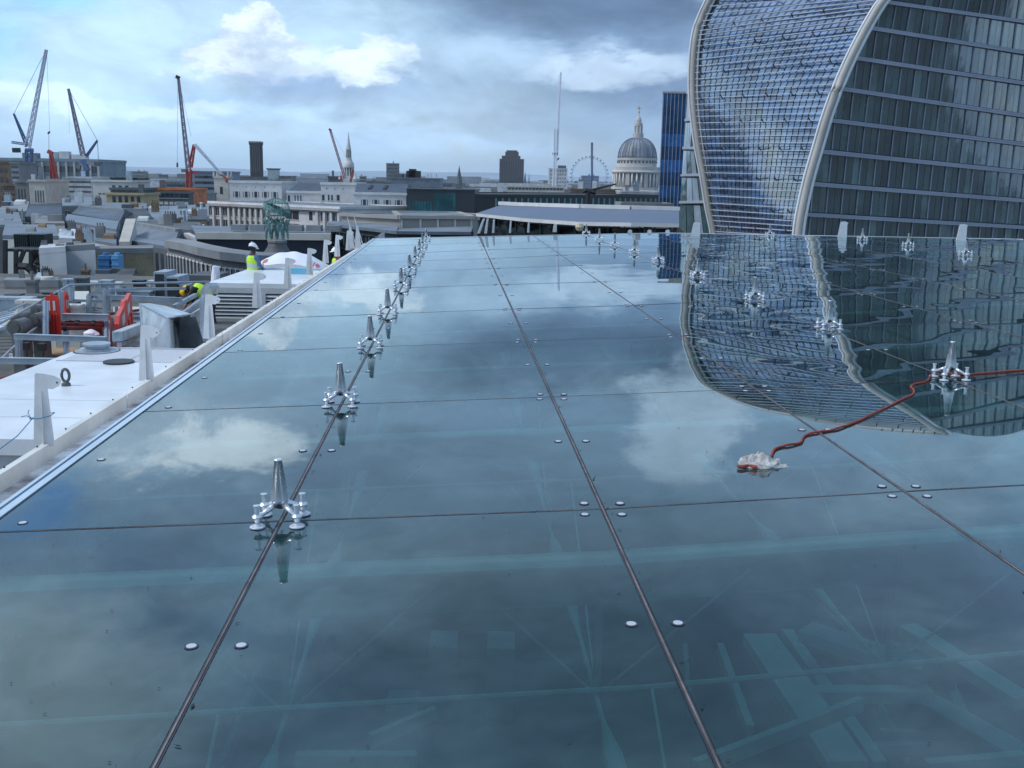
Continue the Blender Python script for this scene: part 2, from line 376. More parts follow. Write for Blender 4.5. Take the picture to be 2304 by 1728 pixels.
# ================================================================== GROUND AND FAR CITY
tag(MB().add([(-9000,-3000,-42), (9000,-3000,-42), (9000,12000,-42), (-9000,12000,-42)], [(0,1,2,3)]).build('ground', grnd_m), kind='structure')
mb = MB(); N_ = 90
def hh(i, o): return 8+24*abs(math.sin(i*.17+o))+5*math.sin(i*.71+o*2)
fr_ = [(-7000+14000*i/N_, 8200, -42) for i in range(N_+1)]; mid = [(-7000+14000*i/N_, 9300, hh(i, 0)) for i in range(N_+1)]; bk = [(-7000+14000*i/N_, 10800, hh(i, 1)+35) for i in range(N_+1)]
vs = fr_+mid+bk; n1 = N_+1
mb.add(vs, [(i, i+1, n1+i+1, n1+i) for i in range(N_)]+[(n1+i, n1+i+1, 2*n1+i+1, 2*n1+i) for i in range(N_)])
tag(mb.build('hills', hill_m, smooth=True), kind='structure')
# unbroken mass of far rooftops
mb = MB(); rr = random.Random(3)
for k in range(1500):
    Y = rr.uniform(900, 5200); X = rr.uniform(-.75, .45)*Y; ww = rr.uniform(8, 32)*(1+Y/4000); top = rr.choice([-24,-20,-18,-15,-12,-8])+rr.uniform(-3, 4)+Y*.0016
    if rr.random() < .03: top += rr.uniform(5, 16)
    mb.box(X-ww, X+ww, Y, Y+rr.uniform(20, 50), -42, top, rr.choice([0,0,1,2,3]))
tag(mb.build('distant_city', [city_m, stone_d, white_r, darkroof]), 'hazy mass of far low rooftops below the horizon', 'city', kind='stuff')

# ---- generic building: front wall from a to b (world xy), depth goes away from the camera
def block(name, label, cat, x0, x1, yt, Y, depth, wall, roof=None, zb=-42, Y1=None, wins=(), rim=.5, group=None, plant=0, yt1=None):
    A = D(x0, yt, Y); B = D(x1, yt, Y if Y1 is None else Y1); zt = A.z if yt1 is None else (A.z+D(x1, yt1, Y if Y1 is None else Y1).z)/2
    A.z = B.z = 0; u = (B-A); L = u.length; u /= L; n = Vector((-u.y, u.x, 0))
    root = thing(name, label, cat, ((A+B)/2+n*depth/2+Vector((0,0,zb))), group)
    def P(s_, d_, z): return A+u*s_+n*d_+Vector((0,0,z))
    m_ = MB(); m_.hexa([P(0,0,zb), P(L,0,zb), P(L,depth,zb), P(0,depth,zb), P(0,0,zt-rim), P(L,0,zt-rim), P(L,depth,zt-rim), P(0,depth,zt-rim)])
    m_.build('wall', wall, root)
    r_ = MB(); o = .25*max(1, rim)
    for (s0, s1, d0, d1) in ((-o, L+o, -o, o), (-o, L+o, depth-o, depth+o), (-o, o, o, depth-o), (L-o, L+o, o, depth-o)):
        r_.hexa([P(s0,d0,zt-rim+.01), P(s1,d0,zt-rim+.01), P(s1,d1,zt-rim+.01), P(s0,d1,zt-rim+.01), P(s0,d0,zt), P(s1,d0,zt), P(s1,d1,zt), P(s0,d1,zt)], 1)
    r_.hexa([P(o,o,zt-rim+.02), P(L-o,o,zt-rim+.02), P(L-o,depth-o,zt-rim+.02), P(o,depth-o,zt-rim+.02), P(o,o,zt-rim*.4), P(L-o,o,zt-rim*.4), P(L-o,depth-o,zt-rim*.4), P(o,depth-o,zt-rim*.4)], 0)
    ro = r_.build('roof', [roof or grey_roof, wall], root)
    for k in range(plant):
        s_ = random.uniform(.1, .8)*L; d_ = random.uniform(.15, .7)*depth; a_ = random.uniform(.04, .12)*L+.6; h_ = random.uniform(.8, 2.2)*(1 if Y < 200 else 1.6)
        q_ = MB(); q_.hexa([P(s_,d_,zt-rim*.4+.01), P(s_+a_,d_,zt-rim*.4+.01), P(s_+a_,d_+a_*.7,zt-rim*.4+.01), P(s_,d_+a_*.7,zt-rim*.4+.01), P(s_,d_,zt+h_), P(s_+a_,d_,zt+h_), P(s_+a_,d_+a_*.7,zt+h_), P(s_,d_+a_*.7,zt+h_)])
        q_.build('plant_room', random.choice([grey_roof, conc_d, white_r, galv_d]), ro)
    # windows: (s0,s1,n, ztop offset down, height, fill fraction, material[, frame])
    for wn in wins:
        s0, s1, cnt, zo, h_, fill, wm = wn[:7]; st_ = (s1-s0)/cnt*L
        for k in range(cnt):
            c0 = s0*L+st_*(k+.5-fill/2); c1 = c0+st_*fill; q_ = MB()
            q_.hexa([P(c0,-.03,zt-zo-h_), P(c1,-.03,zt-zo-h_), P(c1,.25,zt-zo-h_), P(c0,.25,zt-zo-h_), P(c0,-.03,zt-zo), P(c1,-.03,zt-zo), P(c1,.25,zt-zo), P(c0,.25,zt-zo)])
            wo_ = q_.build('window', wm, root)
            if len(wn) > 7:
                f_ = MB(); e = min(.18, st_*.06)
                f_.hexa([P(c0-e,-.12,zt-zo-h_-e*1.5), P(c1+e,-.12,zt-zo-h_-e*1.5), P(c1+e,-.035,zt-zo-h_-e*1.5), P(c0-e,-.035,zt-zo-h_-e*1.5), P(c0-e,-.12,zt-zo-h_), P(c1+e,-.12,zt-zo-h_), P(c1+e,-.035,zt-zo-h_), P(c0-e,-.035,zt-zo-h_)])
                if st_*fill > 1.2: f_.hexa([P((c0+c1)/2-.07,-.09,zt-zo-h_), P((c0+c1)/2+.07,-.09,zt-zo-h_), P((c0+c1)/2+.07,-.035,zt-zo-h_), P((c0+c1)/2-.07,-.035,zt-zo-h_), P((c0+c1)/2-.07,-.09,zt-zo), P((c0+c1)/2+.07,-.09,zt-zo), P((c0+c1)/2+.07,-.035,zt-zo), P((c0+c1)/2-.07,-.035,zt-zo)])
                f_.build('frame', wn[7], wo_)
    return root, P, L, zt
def tower(label, x0, x1, yt, Y, m_, cat='tower block', name='tower_block', wins=0, group=None, plant=1):
    dp = (x1-x0)/FPX*Y*.8; hgt = max(6, (405-yt)/FPX*Y)
    wl = [(.06, .94, 1, hgt*(i+.35)/max(1, wins), hgt/wins*.4, .98, win_m) for i in range(wins)]
    return block(name, label, cat, x0, x1, yt, Y, dp, m_, darkroof, wins=wl, rim=1.0, group=group, plant=plant)
# ---- skyline, left to right
tower('small pale tower block with a bright top on the far left horizon', 244, 256, 389, 1700, white_r, wins=3)
tower('pale far tower block beside a darker stepped block', 276, 296, 386, 1600, white_r, wins=3)
tower('grey stepped far block right of the pale tower', 297, 325, 385, 1500, stone_d, wins=3, plant=2)
tower('low domed grey block on the horizon left of the white jibbed crane', 357, 374, 392, 1500, conc_d, wins=2)
r_, P, L, zt = block('chimney_tower', 'tall square dark brick chimney tower standing alone on the skyline', 'chimney', 561, 585, 321, 1100, 11, dbrick, dbrick, rim=2)
q = MB(); q.hexa([P(-.6,-.6,zt+.01), P(L+.6,-.6,zt+.01), P(L+.6,11.6,zt+.01), P(-.6,11.6,zt+.01), P(-.6,-.6,zt+1.5), P(L+.6,-.6,zt+1.5), P(L+.6,11.6,zt+1.5), P(-.6,11.6,zt+1.5)]); q.build('cap', stone_d, r_)
for k in range(5):
    q = MB(); s_ = L*(k+.5)/5; q.hexa([P(s_-.25,-.15,zt-30), P(s_+.25,-.15,zt-30), P(s_+.25,-.02,zt-30), P(s_-.25,-.02,zt-30), P(s_-.25,-.15,zt-2), P(s_+.25,-.15,zt-2), P(s_+.25,-.02,zt-2), P(s_-.25,-.02,zt-2)]); q.build('brick_rib', conc_d, r_)
block('long_low_building', 'low dark building around the foot of the brick chimney tower', 'building', 535, 592, 397, 1090, 40, conc_d, darkroof)
r_, P, L, zt = block('glass_office', 'glass block with a flared crown right of the chimney tower', 'office building', 602, 624, 382, 900, 9, fg_mid, conc_d, wins=[(.05,.95,4,1.2,6,.5,fg_lite)])
q = MB(); q.hexa([P(-.3,-.3,zt+.01), P(L+.3,-.3,zt+.01), P(L+.3,9,zt+.01), P(-.3,9,zt+.01), P(-1.3,-1,zt+1.3), P(L+1,-1,zt+1.3), P(L+1,10,zt+1.3), P(-1.3,10,zt+1.3)]); q.build('crown', conc_d, r_)
block('office_building', 'flat grey office slab behind the glass block with flared crown', 'office building', 625, 656, 395, 930, 20, stone_d, darkroof, wins=[(.04,.96,6,1,1.6,.6,win_m)])
block('office_building', 'low dark block left of the white church steeple', 'office building', 738, 770, 396, 600, 15, conc_d, darkroof, plant=1, wins=[(.04,.96,6,1,1.2,.6,win_m)])
tower('small round topped grey tower right of the white steeple', 809, 823, 396, 1000, stone_d, wins=2, plant=1)
tower('slim grey blue tower with lighter left side above slate roofs', 869, 896, 367, 1300, conc_d, wins=5)
r_, P, L, zt = block('hulking_roof', 'broad dark sloping roofed block with small chimneys behind the dark modern building', 'building', 880, 990, 399, 520, 22, lead, slate, rim=.6)
for x0, x1, yy, mm in ((879, 905, 391, conc_d), (914, 944, 384, dbrick), (920, 934, 380, dbrick)):
    A = D(x0, yy, 524); B = D(x1, yy, 524); q = MB(); q.box(A.x, B.x, 524, 532, zt-1, A.z); q.build('roof_block', mm, r_)
for xx in (962, 969, 981):
    A = D(xx, 391, 524); q = MB(); q.tube((A.x, 524, zt-1), (A.x, 524, A.z), .45, n=8); q.build('chimney', stone, r_)
def spire(label, x, yt, yb, wpx, Y, m_, n=8, group=None):
    T = D(x, yt, Y); Bp = D(x, yb, Y); w_ = wpx/FPX*Y/2; r_ = thing('church_spire', label, 'spire', (Bp.x, Y, -42), group)
    q = MB(); q.lathe([(w_, Bp.z-(T.z-Bp.z)*.05), (w_*.55, Bp.z+(T.z-Bp.z)*.4), (.05, T.z)], (Bp.x, Y, 0), n); q.build('spire', m_, r_)
    q = MB(); q.box(Bp.x-w_*.9, Bp.x+w_*.9, Y-w_*.9, Y+w_*.9, -42, Bp.z-(T.z-Bp.z)*.05-.02); q.build('tower', m_, r_)
    return r_
spire('thin dark church spire alone on the skyline between the slate roofs and the stepped tower', 1033, 372, 412, 16, 900, conc_d)
spire('tiny spire left of the ferris wheel hub block', 1303, 398, 420, 9, 1500, conc_d)
spire('tiny dark spire between stepped tower and pale tower', 1225, 405, 420, 5, 1500, conc_d)
spire('small pointed turret right beside the dark stepped tower', 1181, 385, 418, 8, 1300, conc_d)
spire('second thin turret right of the dark stepped tower', 1190, 389, 418, 4, 1300, conc_d)
# stepped dark tower
Y = 1200; r_ = thing('stepped_tower', 'tall dark brown stepped tower block on the skyline', 'tower block', (D(1151, 420, Y).x, Y, -42))
for (x0, x1, yt, yb, dp) in ((1124, 1177, 357, 470, 22), (1129, 1171, 350, 357, 20), (1137, 1167, 341, 350, 18), (1140, 1164, 338, 341, 14)):
    A = D(x0, yt, Y); B = D(x1, yb, Y); q = MB(); q.box(A.x, B.x, Y, Y+dp, -42 if yb > 400 else D(x0, yb, Y).z+.02, A.z); q.build('tower_stage', mat('dark_brown_cladding', (.085, .08, .085), .8, var=.15, sc=.05), r_)
for k in range(10):
    A = D(1127+k*5.1, 360, Y); q = MB(); q.box(A.x, A.x+.9, Y-.5, Y-.02, -42, A.z); q.build('rib', conc_d, r_)
# pale tower with white crane, wheel, block
r_, P, L, zt = block('tower_block', 'pale tower block standing behind the slender white crane', 'tower block', 1235, 1277, 378, 1150, 20, white_r, concrete, wins=[(.05,.95,7,2+4*i,1.8,.6,stone_d) for i in range(5)], rim=1)
q = MB(); q.hexa([P(L*.5,2,zt+.01), P(L*.93,2,zt+.01), P(L*.93,14,zt+.01), P(L*.5,14,zt+.01), P(L*.5,2,zt+3), P(L*.93,2,zt+3), P(L*.93,14,zt+3), P(L*.5,14,zt+3)]); q.build('plant_room', conc_d, r_)
Yw = 3000; cw = D(1326, 395, Yw); Rw = 40/FPX*Yw
r_ = thing('ferris_wheel', 'giant pale blue ferris wheel far off left of the domed cathedral', 'ferris wheel', (cw.x, Yw, -42))
wl_m = mat('wheel_blue', (.12, .17, .26), .7)
q = MB(); q.path([cw+Vector((math.cos(a)*Rw*.97, 0, math.sin(a)*Rw*.97)) for a in [2*math.pi*i/64 for i in range(65)]], .45, 6); q.path([cw+Vector((math.cos(a)*Rw*.92, 1, math.sin(a)*Rw*.92)) for a in [2*math.pi*i/64 for i in range(65)]], .25, 6); q.build('rim', wl_m, r_)
q = MB()
for i in range(32):
    a = 2*math.pi*i/32; q.tube(cw, cw+Vector((math.cos(a)*Rw*.97, 0, math.sin(a)*Rw*.97)), .07, n=3)
q.build('spokes', wl_m, r_)
q = MB(); q.tube(cw+Vector((0,-4,0)), cw+Vector((0,4,0)), 1.6); q.build('hub', wl_m, r_)
cap = None
for i in range(30):
    a = 2*math.pi*(i+.5)/30; p = cw+Vector((math.cos(a)*Rw*1.03, 0, math.sin(a)*Rw*1.03))
    if cap is None:
        q = MB(); q.lathe([(.6, -2.1), (1.8, -1.2), (2.2, 0), (1.8, 1.2), (.6, 2.1)], (0,0,0), 10)
        q.v = [Vector((v.z, v.y, v.x))+p for v in q.v]; cap = q.build('capsule', wl_m, r_, True); cap_p = p.copy()
    else:
        o = cap.copy(); COL.objects.link(o); o.location = p-cap_p
q = MB(); q.tube((cw.x-22, Yw+6, -42), cw, 1, n=6); q.tube((cw.x+22, Yw+6, -42), cw, 1, n=6); q.build('support_legs', wl_m, r_)
block('office_building', 'grey blue square block in front of the ferris wheel', 'office building', 1309, 1348, 395, 1500, 25, mat('hazy_blue_block', (.16, .19, .26), .8, var=.1), darkroof, wins=[(.04,.96,8,2+4*i,1.6,.5,win_m) for i in range(4)], plant=3)
# ---- domed cathedral
Y = 900; cx = D(1432, 400, Y).x; ps = Y/FPX/math.cos(math.radians(6)); ps = Y/FPX
def zc(py): return D(1432, py, Y).z
r_ = thing('domed_cathedral', 'great stone cathedral with ribbed grey dome, lantern and ring of columns', 'cathedral', (cx, Y, -42))
ston_c = mat('cathedral_stone', (.52, .49, .47), .85, var=.2, sc=.08); dome_m = mat('dome_lead', (.34, .37, .44), .45, var=.25, sc=.12, col2=(.13, .15, .17), stretch=(1, 1, .25))
def lat(prof): return [(r*ps, zc(y)) for y, r in prof]
MB().lathe(lat([(356,42.5),(350,42),(342,40.5),(334,38),(326,34),(319,28.5),(314,22),(311,15),(309.5,11)]), (cx,Y,0), 64).build('dome', dome_m, r_, True)
for k in range(32):
    a = 2*math.pi*k/32; pr = [(356,43.1),(342,41.1),(334,38.6),(326,34.6),(319,29.1),(314,22.6),(311,15.6)]
    q = MB(); q.path([(cx+math.cos(a)*r*ps, Y+math.sin(a)*r*ps, zc(y)) for y, r in pr], .3, 5); q.build('dome_rib', lead, r_)
ln = MB().lathe(lat([(310,12),(300.5,11.8),(300.4,7.5),(284,7.5),(283.8,9),(277,9),(276.8,6),(272,6),(271.5,6.4),(265,4.6),(261,2),(256,1),(254,1.2),(252,2.4),(249.5,2.4),(247.5,1),(247,.4)]), (cx,Y,0), 20).build('lantern', ston_c, r_)
for k in range(8):
    a = 2*math.pi*(k+.5)/8; q = MB(); q.tube((cx+math.cos(a)*9*ps, Y+math.sin(a)*9*ps, zc(300.3)), (cx+math.cos(a)*9*ps, Y+math.sin(a)*9*ps, zc(284)), .45, n=6); q.build('lantern_column', stone, ln)
q = MB(); q.box(cx-.5, cx+.5, Y-.4, Y+.4, zc(247), zc(239)); q.box(cx-1.9, cx+1.9, Y-.35, Y+.35, zc(244.3), zc(242.6)); q.build('cross', gold, r_)
MB().lathe(lat([(376,43.5),(361.5,43),(361.3,44.5),(356,44.5),(355.8,41)]), (cx,Y,0), 64).build('attic', ston_c, r_)
for k in range(32):
    a = 2*math.pi*k/32; rr_ = 43.4*ps; ca, sa = math.cos(a), math.sin(a); q = MB()
    q.obox((cx+ca*rr_, Y+sa*rr_, zc(365)), Vector((ca,sa,0))*.25, Vector((-sa,ca,0))*.75, Vector((0,0,.85))); q.build('window', win_m, r_)
MB().lathe(lat([(390,54.5),(387,56),(384,54),(383.8,53),(376,53),(375.8,50.5),(376.5,44)]), (cx,Y,0), 64).build('balustrade', ston_c, r_)
MB().lathe(lat([(421,46),(390.1,46)]), (cx,Y,0), 64).build('drum', mat('drum_stone', (.30, .28, .26), .9, var=.3, sc=.1), r_)
colm = None
for k in range(32):
    a = 2*math.pi*(k+.5)/32; p = Vector((cx+math.cos(a)*52*ps, Y+math.sin(a)*52*ps, zc(421)))
    if k % 4 == 1:
        q = MB(); ca, sa = math.cos(a), math.sin(a); q.obox((p.x-ca*1.4, p.y-sa*1.4, (zc(421)+zc(390))/2), Vector((ca,sa,0))*1.6, Vector((-sa,ca,0))*1.7, Vector((0,0,(zc(390)-zc(421))/2-.02))); q.build('buttress', ston_c, r_)
    elif colm is None:
        q = MB(); q.tube(p, p+Vector((0,0,zc(390)-zc(421)-.02)), .85, .72, 10); colm = q.build('column', stone, r_, True); c0 = p
    else: o = colm.copy(); COL.objects.link(o); o.location = p-c0
MB().lathe([(57*ps,-42),(57*ps,zc(428)),(55*ps,zc(427)),(55*ps,zc(421.2))], (cx,Y,0), 48).build('podium', ston_c, r_)
q = MB(); q.box(cx-45, cx+48, Y+4, Y+60, -42, zc(432)); q.build('nave', ston_c, r_)
spire('small stone turret with gilded top at the right foot of the cathedral dome', 1475, 366, 378, 7, 890, ston_c)
spire('pale stone turret low to the right of the cathedral columns', 1486, 392, 424, 9, 880, stone)
# ---- white church steeple
Y = 430; cx = D(785, 400, Y).x; ps = Y/FPX
def zs(py): return D(785, py, Y).z
r_ = thing('church_steeple', 'tiered white stone church steeple with slender spire above the white building', 'steeple', (cx, Y, -42))
def lt(prof): return [(r*ps, zs(y)) for y, r in prof]
MB().lathe(lt([(338,5.2),(336,6),(320,3.2),(300,.7),(296,.1)]), (cx,Y,0), 10).build('spire', stone, r_)
MB().lathe(lt([(355,5.2),(338.2,4.6)]), (cx,Y,0), 8).build('upper_lantern', stone_d, r_)
for k in range(8):
    a = 2*math.pi*(k+.5)/8; MB().tube((cx+math.cos(a)*5.7*ps, Y+math.sin(a)*5.7*ps, zs(355)), (cx+math.cos(a)*5.7*ps, Y+math.sin(a)*5.7*ps, zs(339)), .12, n=6).build('column', stone, r_)
MB().lathe(lt([(377.8,12),(376,12.3),(368,11.6),(364,9),(356,6.5),(355.2,6.6)]), (cx,Y,0), 24).build('lantern_dome', stone, r_, True)
MB().lathe(lt([(396,8),(378,8)]), (cx,Y,0), 20).build('lantern_core', stone_d, r_)
for k in range(12):
    a = 2*math.pi*(k+.5)/12; MB().tube((cx+math.cos(a)*10.8*ps, Y+math.sin(a)*10.8*ps, zs(397)), (cx+math.cos(a)*10.8*ps, Y+math.sin(a)*10.8*ps, zs(378)), .2, n=6).build('column', stone, r_)
q = MB(); w_ = 14*ps; q.box(cx-w_, cx+w_, Y-w_, Y+w_, -42, zs(397)-.01); q.build('tower', stone, r_)
for sx in (-1, 1): MB().lathe([(.9, zs(403)), (.5, zs(396)), (.05, zs(385))], (cx+sx*(w_+.4), Y-w_, 0), 8).build('corner_turret', stone, r_)
# ---- cranes
def crane(label, parts_, m_, Y, group=None, base=None):
    bx = D(base[0], base[1], Y); r_ = thing('tower_crane', label, 'crane', (bx.x, Y, -42), group)
    for nm, a, b, wpx, k, w1, mm, th in parts_:
        A = D(a[0], a[1], Y); B = D(b[0], b[1], Y); q = MB()
        if k: q.lattice(A, B, wpx/FPX*Y, k, th, th*.55, None if w1 is None else w1/FPX*Y)
        elif wpx: q.bar(A, B, wpx/FPX*Y, w1/FPX*Y if w1 else None)
        else: q.tube(A, B, th, n=4)
        q.build(nm, mm or m_, r_)
    return r_
crane('tall pale blue lattice crane farthest left, jib leaning right', [('mast',(65,480),(65,338),11,14,None,None,.28),('jib',(62,332),(104,112),9,26,4,crane_w,.2),('back_stay',(62,330),(31,256),6,8,2,None,.18),('counter_jib',(62,325),(27,320),4,4,None,None,.15),('counterweight',(30,338),(44,338),12,None,10,dark_m,0),('cab',(58,338),(74,338),9,None,8,None,0),('hoist_cable',(104,112),(31,256),0,0,None,dark_m,.07),('hook_cable',(105,112),(112,300),0,0,None,crane_g,.05)], crane_b, 380, base=(65,440))
crane('second blue crane from the left, jib leaning left over the long office roof', [('mast',(190,480),(190,385),11,8,None,None,.28),('jib',(187,350),(154,200),8,20,3,crane_g,.2),('back_mast',(194,352),(219,316),4,5,2,None,.18),('counter_jib',(180,366),(228,372),8,None,6,crane_g,0),('counterweight',(214,368),(228,369),10,None,8,conc_d,0),('cab',(173,376),(182,376),8,None,7,stone_d,0),('slewing_ring',(186,360),(198,384),12,None,9,None,0),('hoist_cable',(154,200),(219,316),0,0,None,dark_m,.07),('hook_cable',(154,200),(156,300),0,0,None,crane_g,.04),('stay',(219,316),(222,368),0,0,None,None,.1)], crane_b, 370, base=(190,440))
crane('squat red lattice crane between the two blue cranes', [('mast',(141,470),(114,345),9,14,4,None,.24),('leg',(113,345),(116,448),3,10,2,None,.14),('head',(108,340),(118,346),8,None,8,None,0),('hook_cable',(110,345),(110,300),0,0,None,dark_m,.06),('hook',(108,301),(112,296),3,None,3,dark_m,0)], crane_r, 330, base=(140,450))
crane('tall red and grey crane standing left of the chimney tower', [('mast',(425,460),(425,382),9,10,None,None,.26),('jib',(424,382),(401,174),8,26,3,crane_g,.19),('jib_head',(396,172),(404,176),6,None,7,dark_m,0),('back_mast',(428,376),(437,326),7,6,4,None,.22),('counter_jib',(420,388),(446,388),6,None,6,None,0),('cab',(409,384),(417,384),9,None,7,stone_d,0),('hook_cable',(400,172),(399,380),0,0,None,crane_g,.05),('hook',(399,366),(399,376),3,None,3,dark_m,0),('hoist_cable',(401,174),(430,306),0,0,None,crane_g,.05),('body',(425,385),(425,408),8,None,8,None,0)], crane_r, 350, base=(425,440))
crane('pale jib of a lower crane slanting down right from the red and grey crane', [('jib',(438,325),(504,398),5,16,3,None,.14),('jib_foot',(498,392),(512,404),5,None,4,crane_r,0),('mast',(511,400),(511,410),4,2,None,crane_r,.15)], crane_w, 345, base=(512,440))
crane('red crane jib rising left of the white church steeple', [('jib',(776,402),(743,293),4,22,3,mat('crane_pink', (.45, .25, .28), .6),.14),('jib_head',(740,290),(746,294),4,None,4,None,0),('leg',(795,382),(788,412),3,5,None,None,.14),('leg',(766,395),(770,412),3,4,None,None,.14),('hoist_cable',(744,292),(795,382),0,0,None,crane_g,.04)], crane_r, 410, base=(778,410))
crane('slender white lattice crane rising high left of the ferris wheel', [('mast',(1247,430),(1250,290),6,18,None,None,.24),('jib',(1253,350),(1262,163),3.5,30,2,None,.16),('cab',(1243,346),(1256,346),4,None,5,crane_g,0),('tie',(1258,168),(1252,300),0,0,None,None,.14),('hoist_gear',(1254,360),(1258,355),5,None,4,crane_g,0)], mat('crane_pale', (.72, .76, .84), .6, var=.05), 520, base=(1247,420))
crane('blue mast of a crane in front of the ferris wheel hub', [('mast',(1332,430),(1332,324),3.2,26,None,None,.3),('mast_head',(1330,323),(1334,323),4,None,4,dark_m,0)], mat('crane_navy', (.07, .12, .28), .6), 900, base=(1332,420))
# ---- left middle distance
r_, P, L, zt = block('long_office_block', 'long grey glass office block with pale fins and plant on its roof, far left', 'office building', -30, 221, 354, 430, 30, mat('blue_grey_panel', (.20, .25, .29), .5, var=.25, sc=.2), concrete, wins=[(.01,.99,14,3.0,2.4,.84,win_m,concrete),(.01,.99,14,7.2,2.4,.84,fg_mid,concrete),(.01,.99,14,11.2,2.2,.84,win_m)], rim=1.2, plant=4)
for k in range(15):
    q = MB(); s_ = L*k/14; q.hexa([P(s_-.35,-.9,zt-16), P(s_+.35,-.9,zt-16), P(s_+.35,-.1,zt-16), P(s_-.35,-.1,zt-16), P(s_-.35,-.9,zt-1.4), P(s_+.35,-.9,zt-1.4), P(s_+.35,-.1,zt-1.4), P(s_-.35,-.1,zt-1.4)]); q.build('fin', stone2, r_)
B_ = [ # label, x0,x1,yt,Y,depth,wall,roof,wins
('dark brown brick slab at the left edge below the long office block', -20, 22, 362, 330, 14, brick, darkroof, [(.1,.9,3,2+3*i,1.6,.6,win_m) for i in range(4)]),
('pale louvred tower strip beside the brown brick slab', 23, 42, 364, 325, 12, concrete, grey_roof, [(.05,.95,1,1.2+1.6*i,.7,.95,win_m) for i in range(5)]),
('stack of orange brick storeys low at the left edge', 4, 33, 414, 280, 12, brick, darkroof, [(.05,.95,1,1+1.4*i,.6,.95,win_m) for i in range(4)]),
('worn beige building left of the first blue crane mast', 33, 62, 407, 270, 14, stone_d, concrete, [(.15,.85,3,2,3.5,.45,win_m)]),
('cream block behind the first blue crane mast', 64, 100, 404, 262, 14, stone2, concrete, [(.3,.95,4,2.6,3,.5,conc_d)]),
('olive grey block behind the squat red crane', 98, 152, 402, 300, 16, stone_d, grey_roof, [(.1,.9,6,2,2,.5,win_m), (.1,.9,6,6,2,.5,win_m)]),
('white stack of layered roof terraces between the cranes', 151, 205, 397, 290, 16, white_r, white_r, [(.02,.98,1,1.2+1.3*i,.5,.98,conc_d) for i in range(3)]),
('cream building with blank gable and small square windows', 208, 296, 404, 240, 12, cream, darkroof, [(.45,.95,3,1.2,.5,.5,win_m),(.12,.32,2,3.0,.3,.7,win_m)]),
('dark flat penthouse on top of the cream building', 250, 306, 399, 246, 8, dark_m, darkroof, []),
('tan brick storeys with square windows right of the cream building', 239, 322, 433, 225, 10, tan, conc_d, [(.12,.95,5,.7,1.3,.55,win_m),(.12,.95,5,2.7,1.2,.55,win_m)]),
('grey attic storey of windows above the tan brick storeys', 248, 322, 422, 228, 8, conc_d, grey_roof, [(.04,.98,6,.3,.7,.6,win_m)]),
('orange terracotta topped building with rows of dark windows', 322, 428, 422, 265, 14, orange, mat('rust_roof', (.34, .12, .06), .9, var=.5, sc=.6), []),
('lower glazed storeys below the orange terracotta roof', 326, 426, 430, 262, 3, conc_d, conc_d, [(.02,.98,9,.4,1.2,.8,win_m,stone),(.3,.98,6,2.5,.7,.75,stone)]),
('grey banded office block behind the red crane foot', 434, 512, 384, 360, 16, mat('hazy_grey_panel', (.22, .26, .32), .7, var=.1), conc_d, [(.03,.97,1,1.6+1.9*i,.9,.98,win_m) for i in range(5)]),
('low grey roofs between the orange building and the church tower', 428, 462, 434, 330, 12, grey_roof, lead, [(.1,.9,4,1.5,1.2,.5,win_m)]),
('pale distant slab right of the penthouse', 305, 372, 402, 700, 30, white_r, concrete, []),
('blue grey office slab far behind the orange roof', 372, 432, 408, 560, 26, stone_d, lead, [(.03,.97,1,1.5,1.2,.98,win_m)]),
]
for (lb, x0, x1, yt, Y, dp, wm_, rm_, wn_) in B_:
    block('city_building', lb, 'building', x0, x1, yt, Y, dp, wm_, rm_, wins=wn_, plant=1 if Y < 300 and dp > 9 else 0)
# gothic church tower with pinnacles
r_, P, L, zt = block('church_tower', 'square stone church tower with corner pinnacles beside the white building', 'church tower', 481, 513, 396, 345, 5, stone2, conc_d, rim=.6, wins=[(.2,.8,1,3.4,2.4,.35,win_m)])
for s_ in (0, L):
    for d_ in (0, 4): a = P(s_, d_, zt); MB().lathe([(.35, 0), (.3, .8), (.02, 2.0)], a, 6).build('pinnacle', stone2, r_)
for k, s_ in enumerate((L*.33, L*.66)): a = P(s_, 0, zt); MB().lathe([(.2, 0), (.02, 1.1)], a, 6).build('pinnacle', stone2, r_)
# ---- rooftops of the near left: solids given by photo corners and depth
def solid(name, label, cat, fr, bk, m_, zb=None, group=None, extra=None):
    """fr/bk: two (px,py,Y) corner pairs, front-left/front-right and back-left/back-right of the top face."""
    a, b_, c_, d_ = D(*fr[0]), D(*fr[1]), D(*bk[1]), D(*bk[0]); q = MB()
    z0 = -42 if zb is None else zb
    q.add([Vector((p.x, p.y, z0)) for p in (a, b_, c_, d_)]+[a, b_, c_, d_], [(3,2,1,0), (0,1,5,4), (1,2,6,5), (2,3,7,6), (3,0,4,7)], 0)
    q.add([a, b_, c_, d_], [(0,1,2,3)], 1)
    cx_ = (a+b_+c_+d_)/4; r_ = thing(name, label, cat, (cx_.x, cx_.y, z0), group)
    q2 = MB(); q2.v = q.v; q2.f = q.f[:5]; q2.mi = [0]*5; q2.build('wall', m_[0], r_)
    q3 = MB(); T = Vector((0,0,.25)); q3.hexa([a+Vector((0,0,.01)), b_+Vector((0,0,.01)), c_+Vector((0,0,.01)), d_+Vector((0,0,.01)), a+T, b_+T, c_+T, d_+T]); ro = q3.build('roof', m_[1], r_)
    return r_, (a, b_, c_, d_)
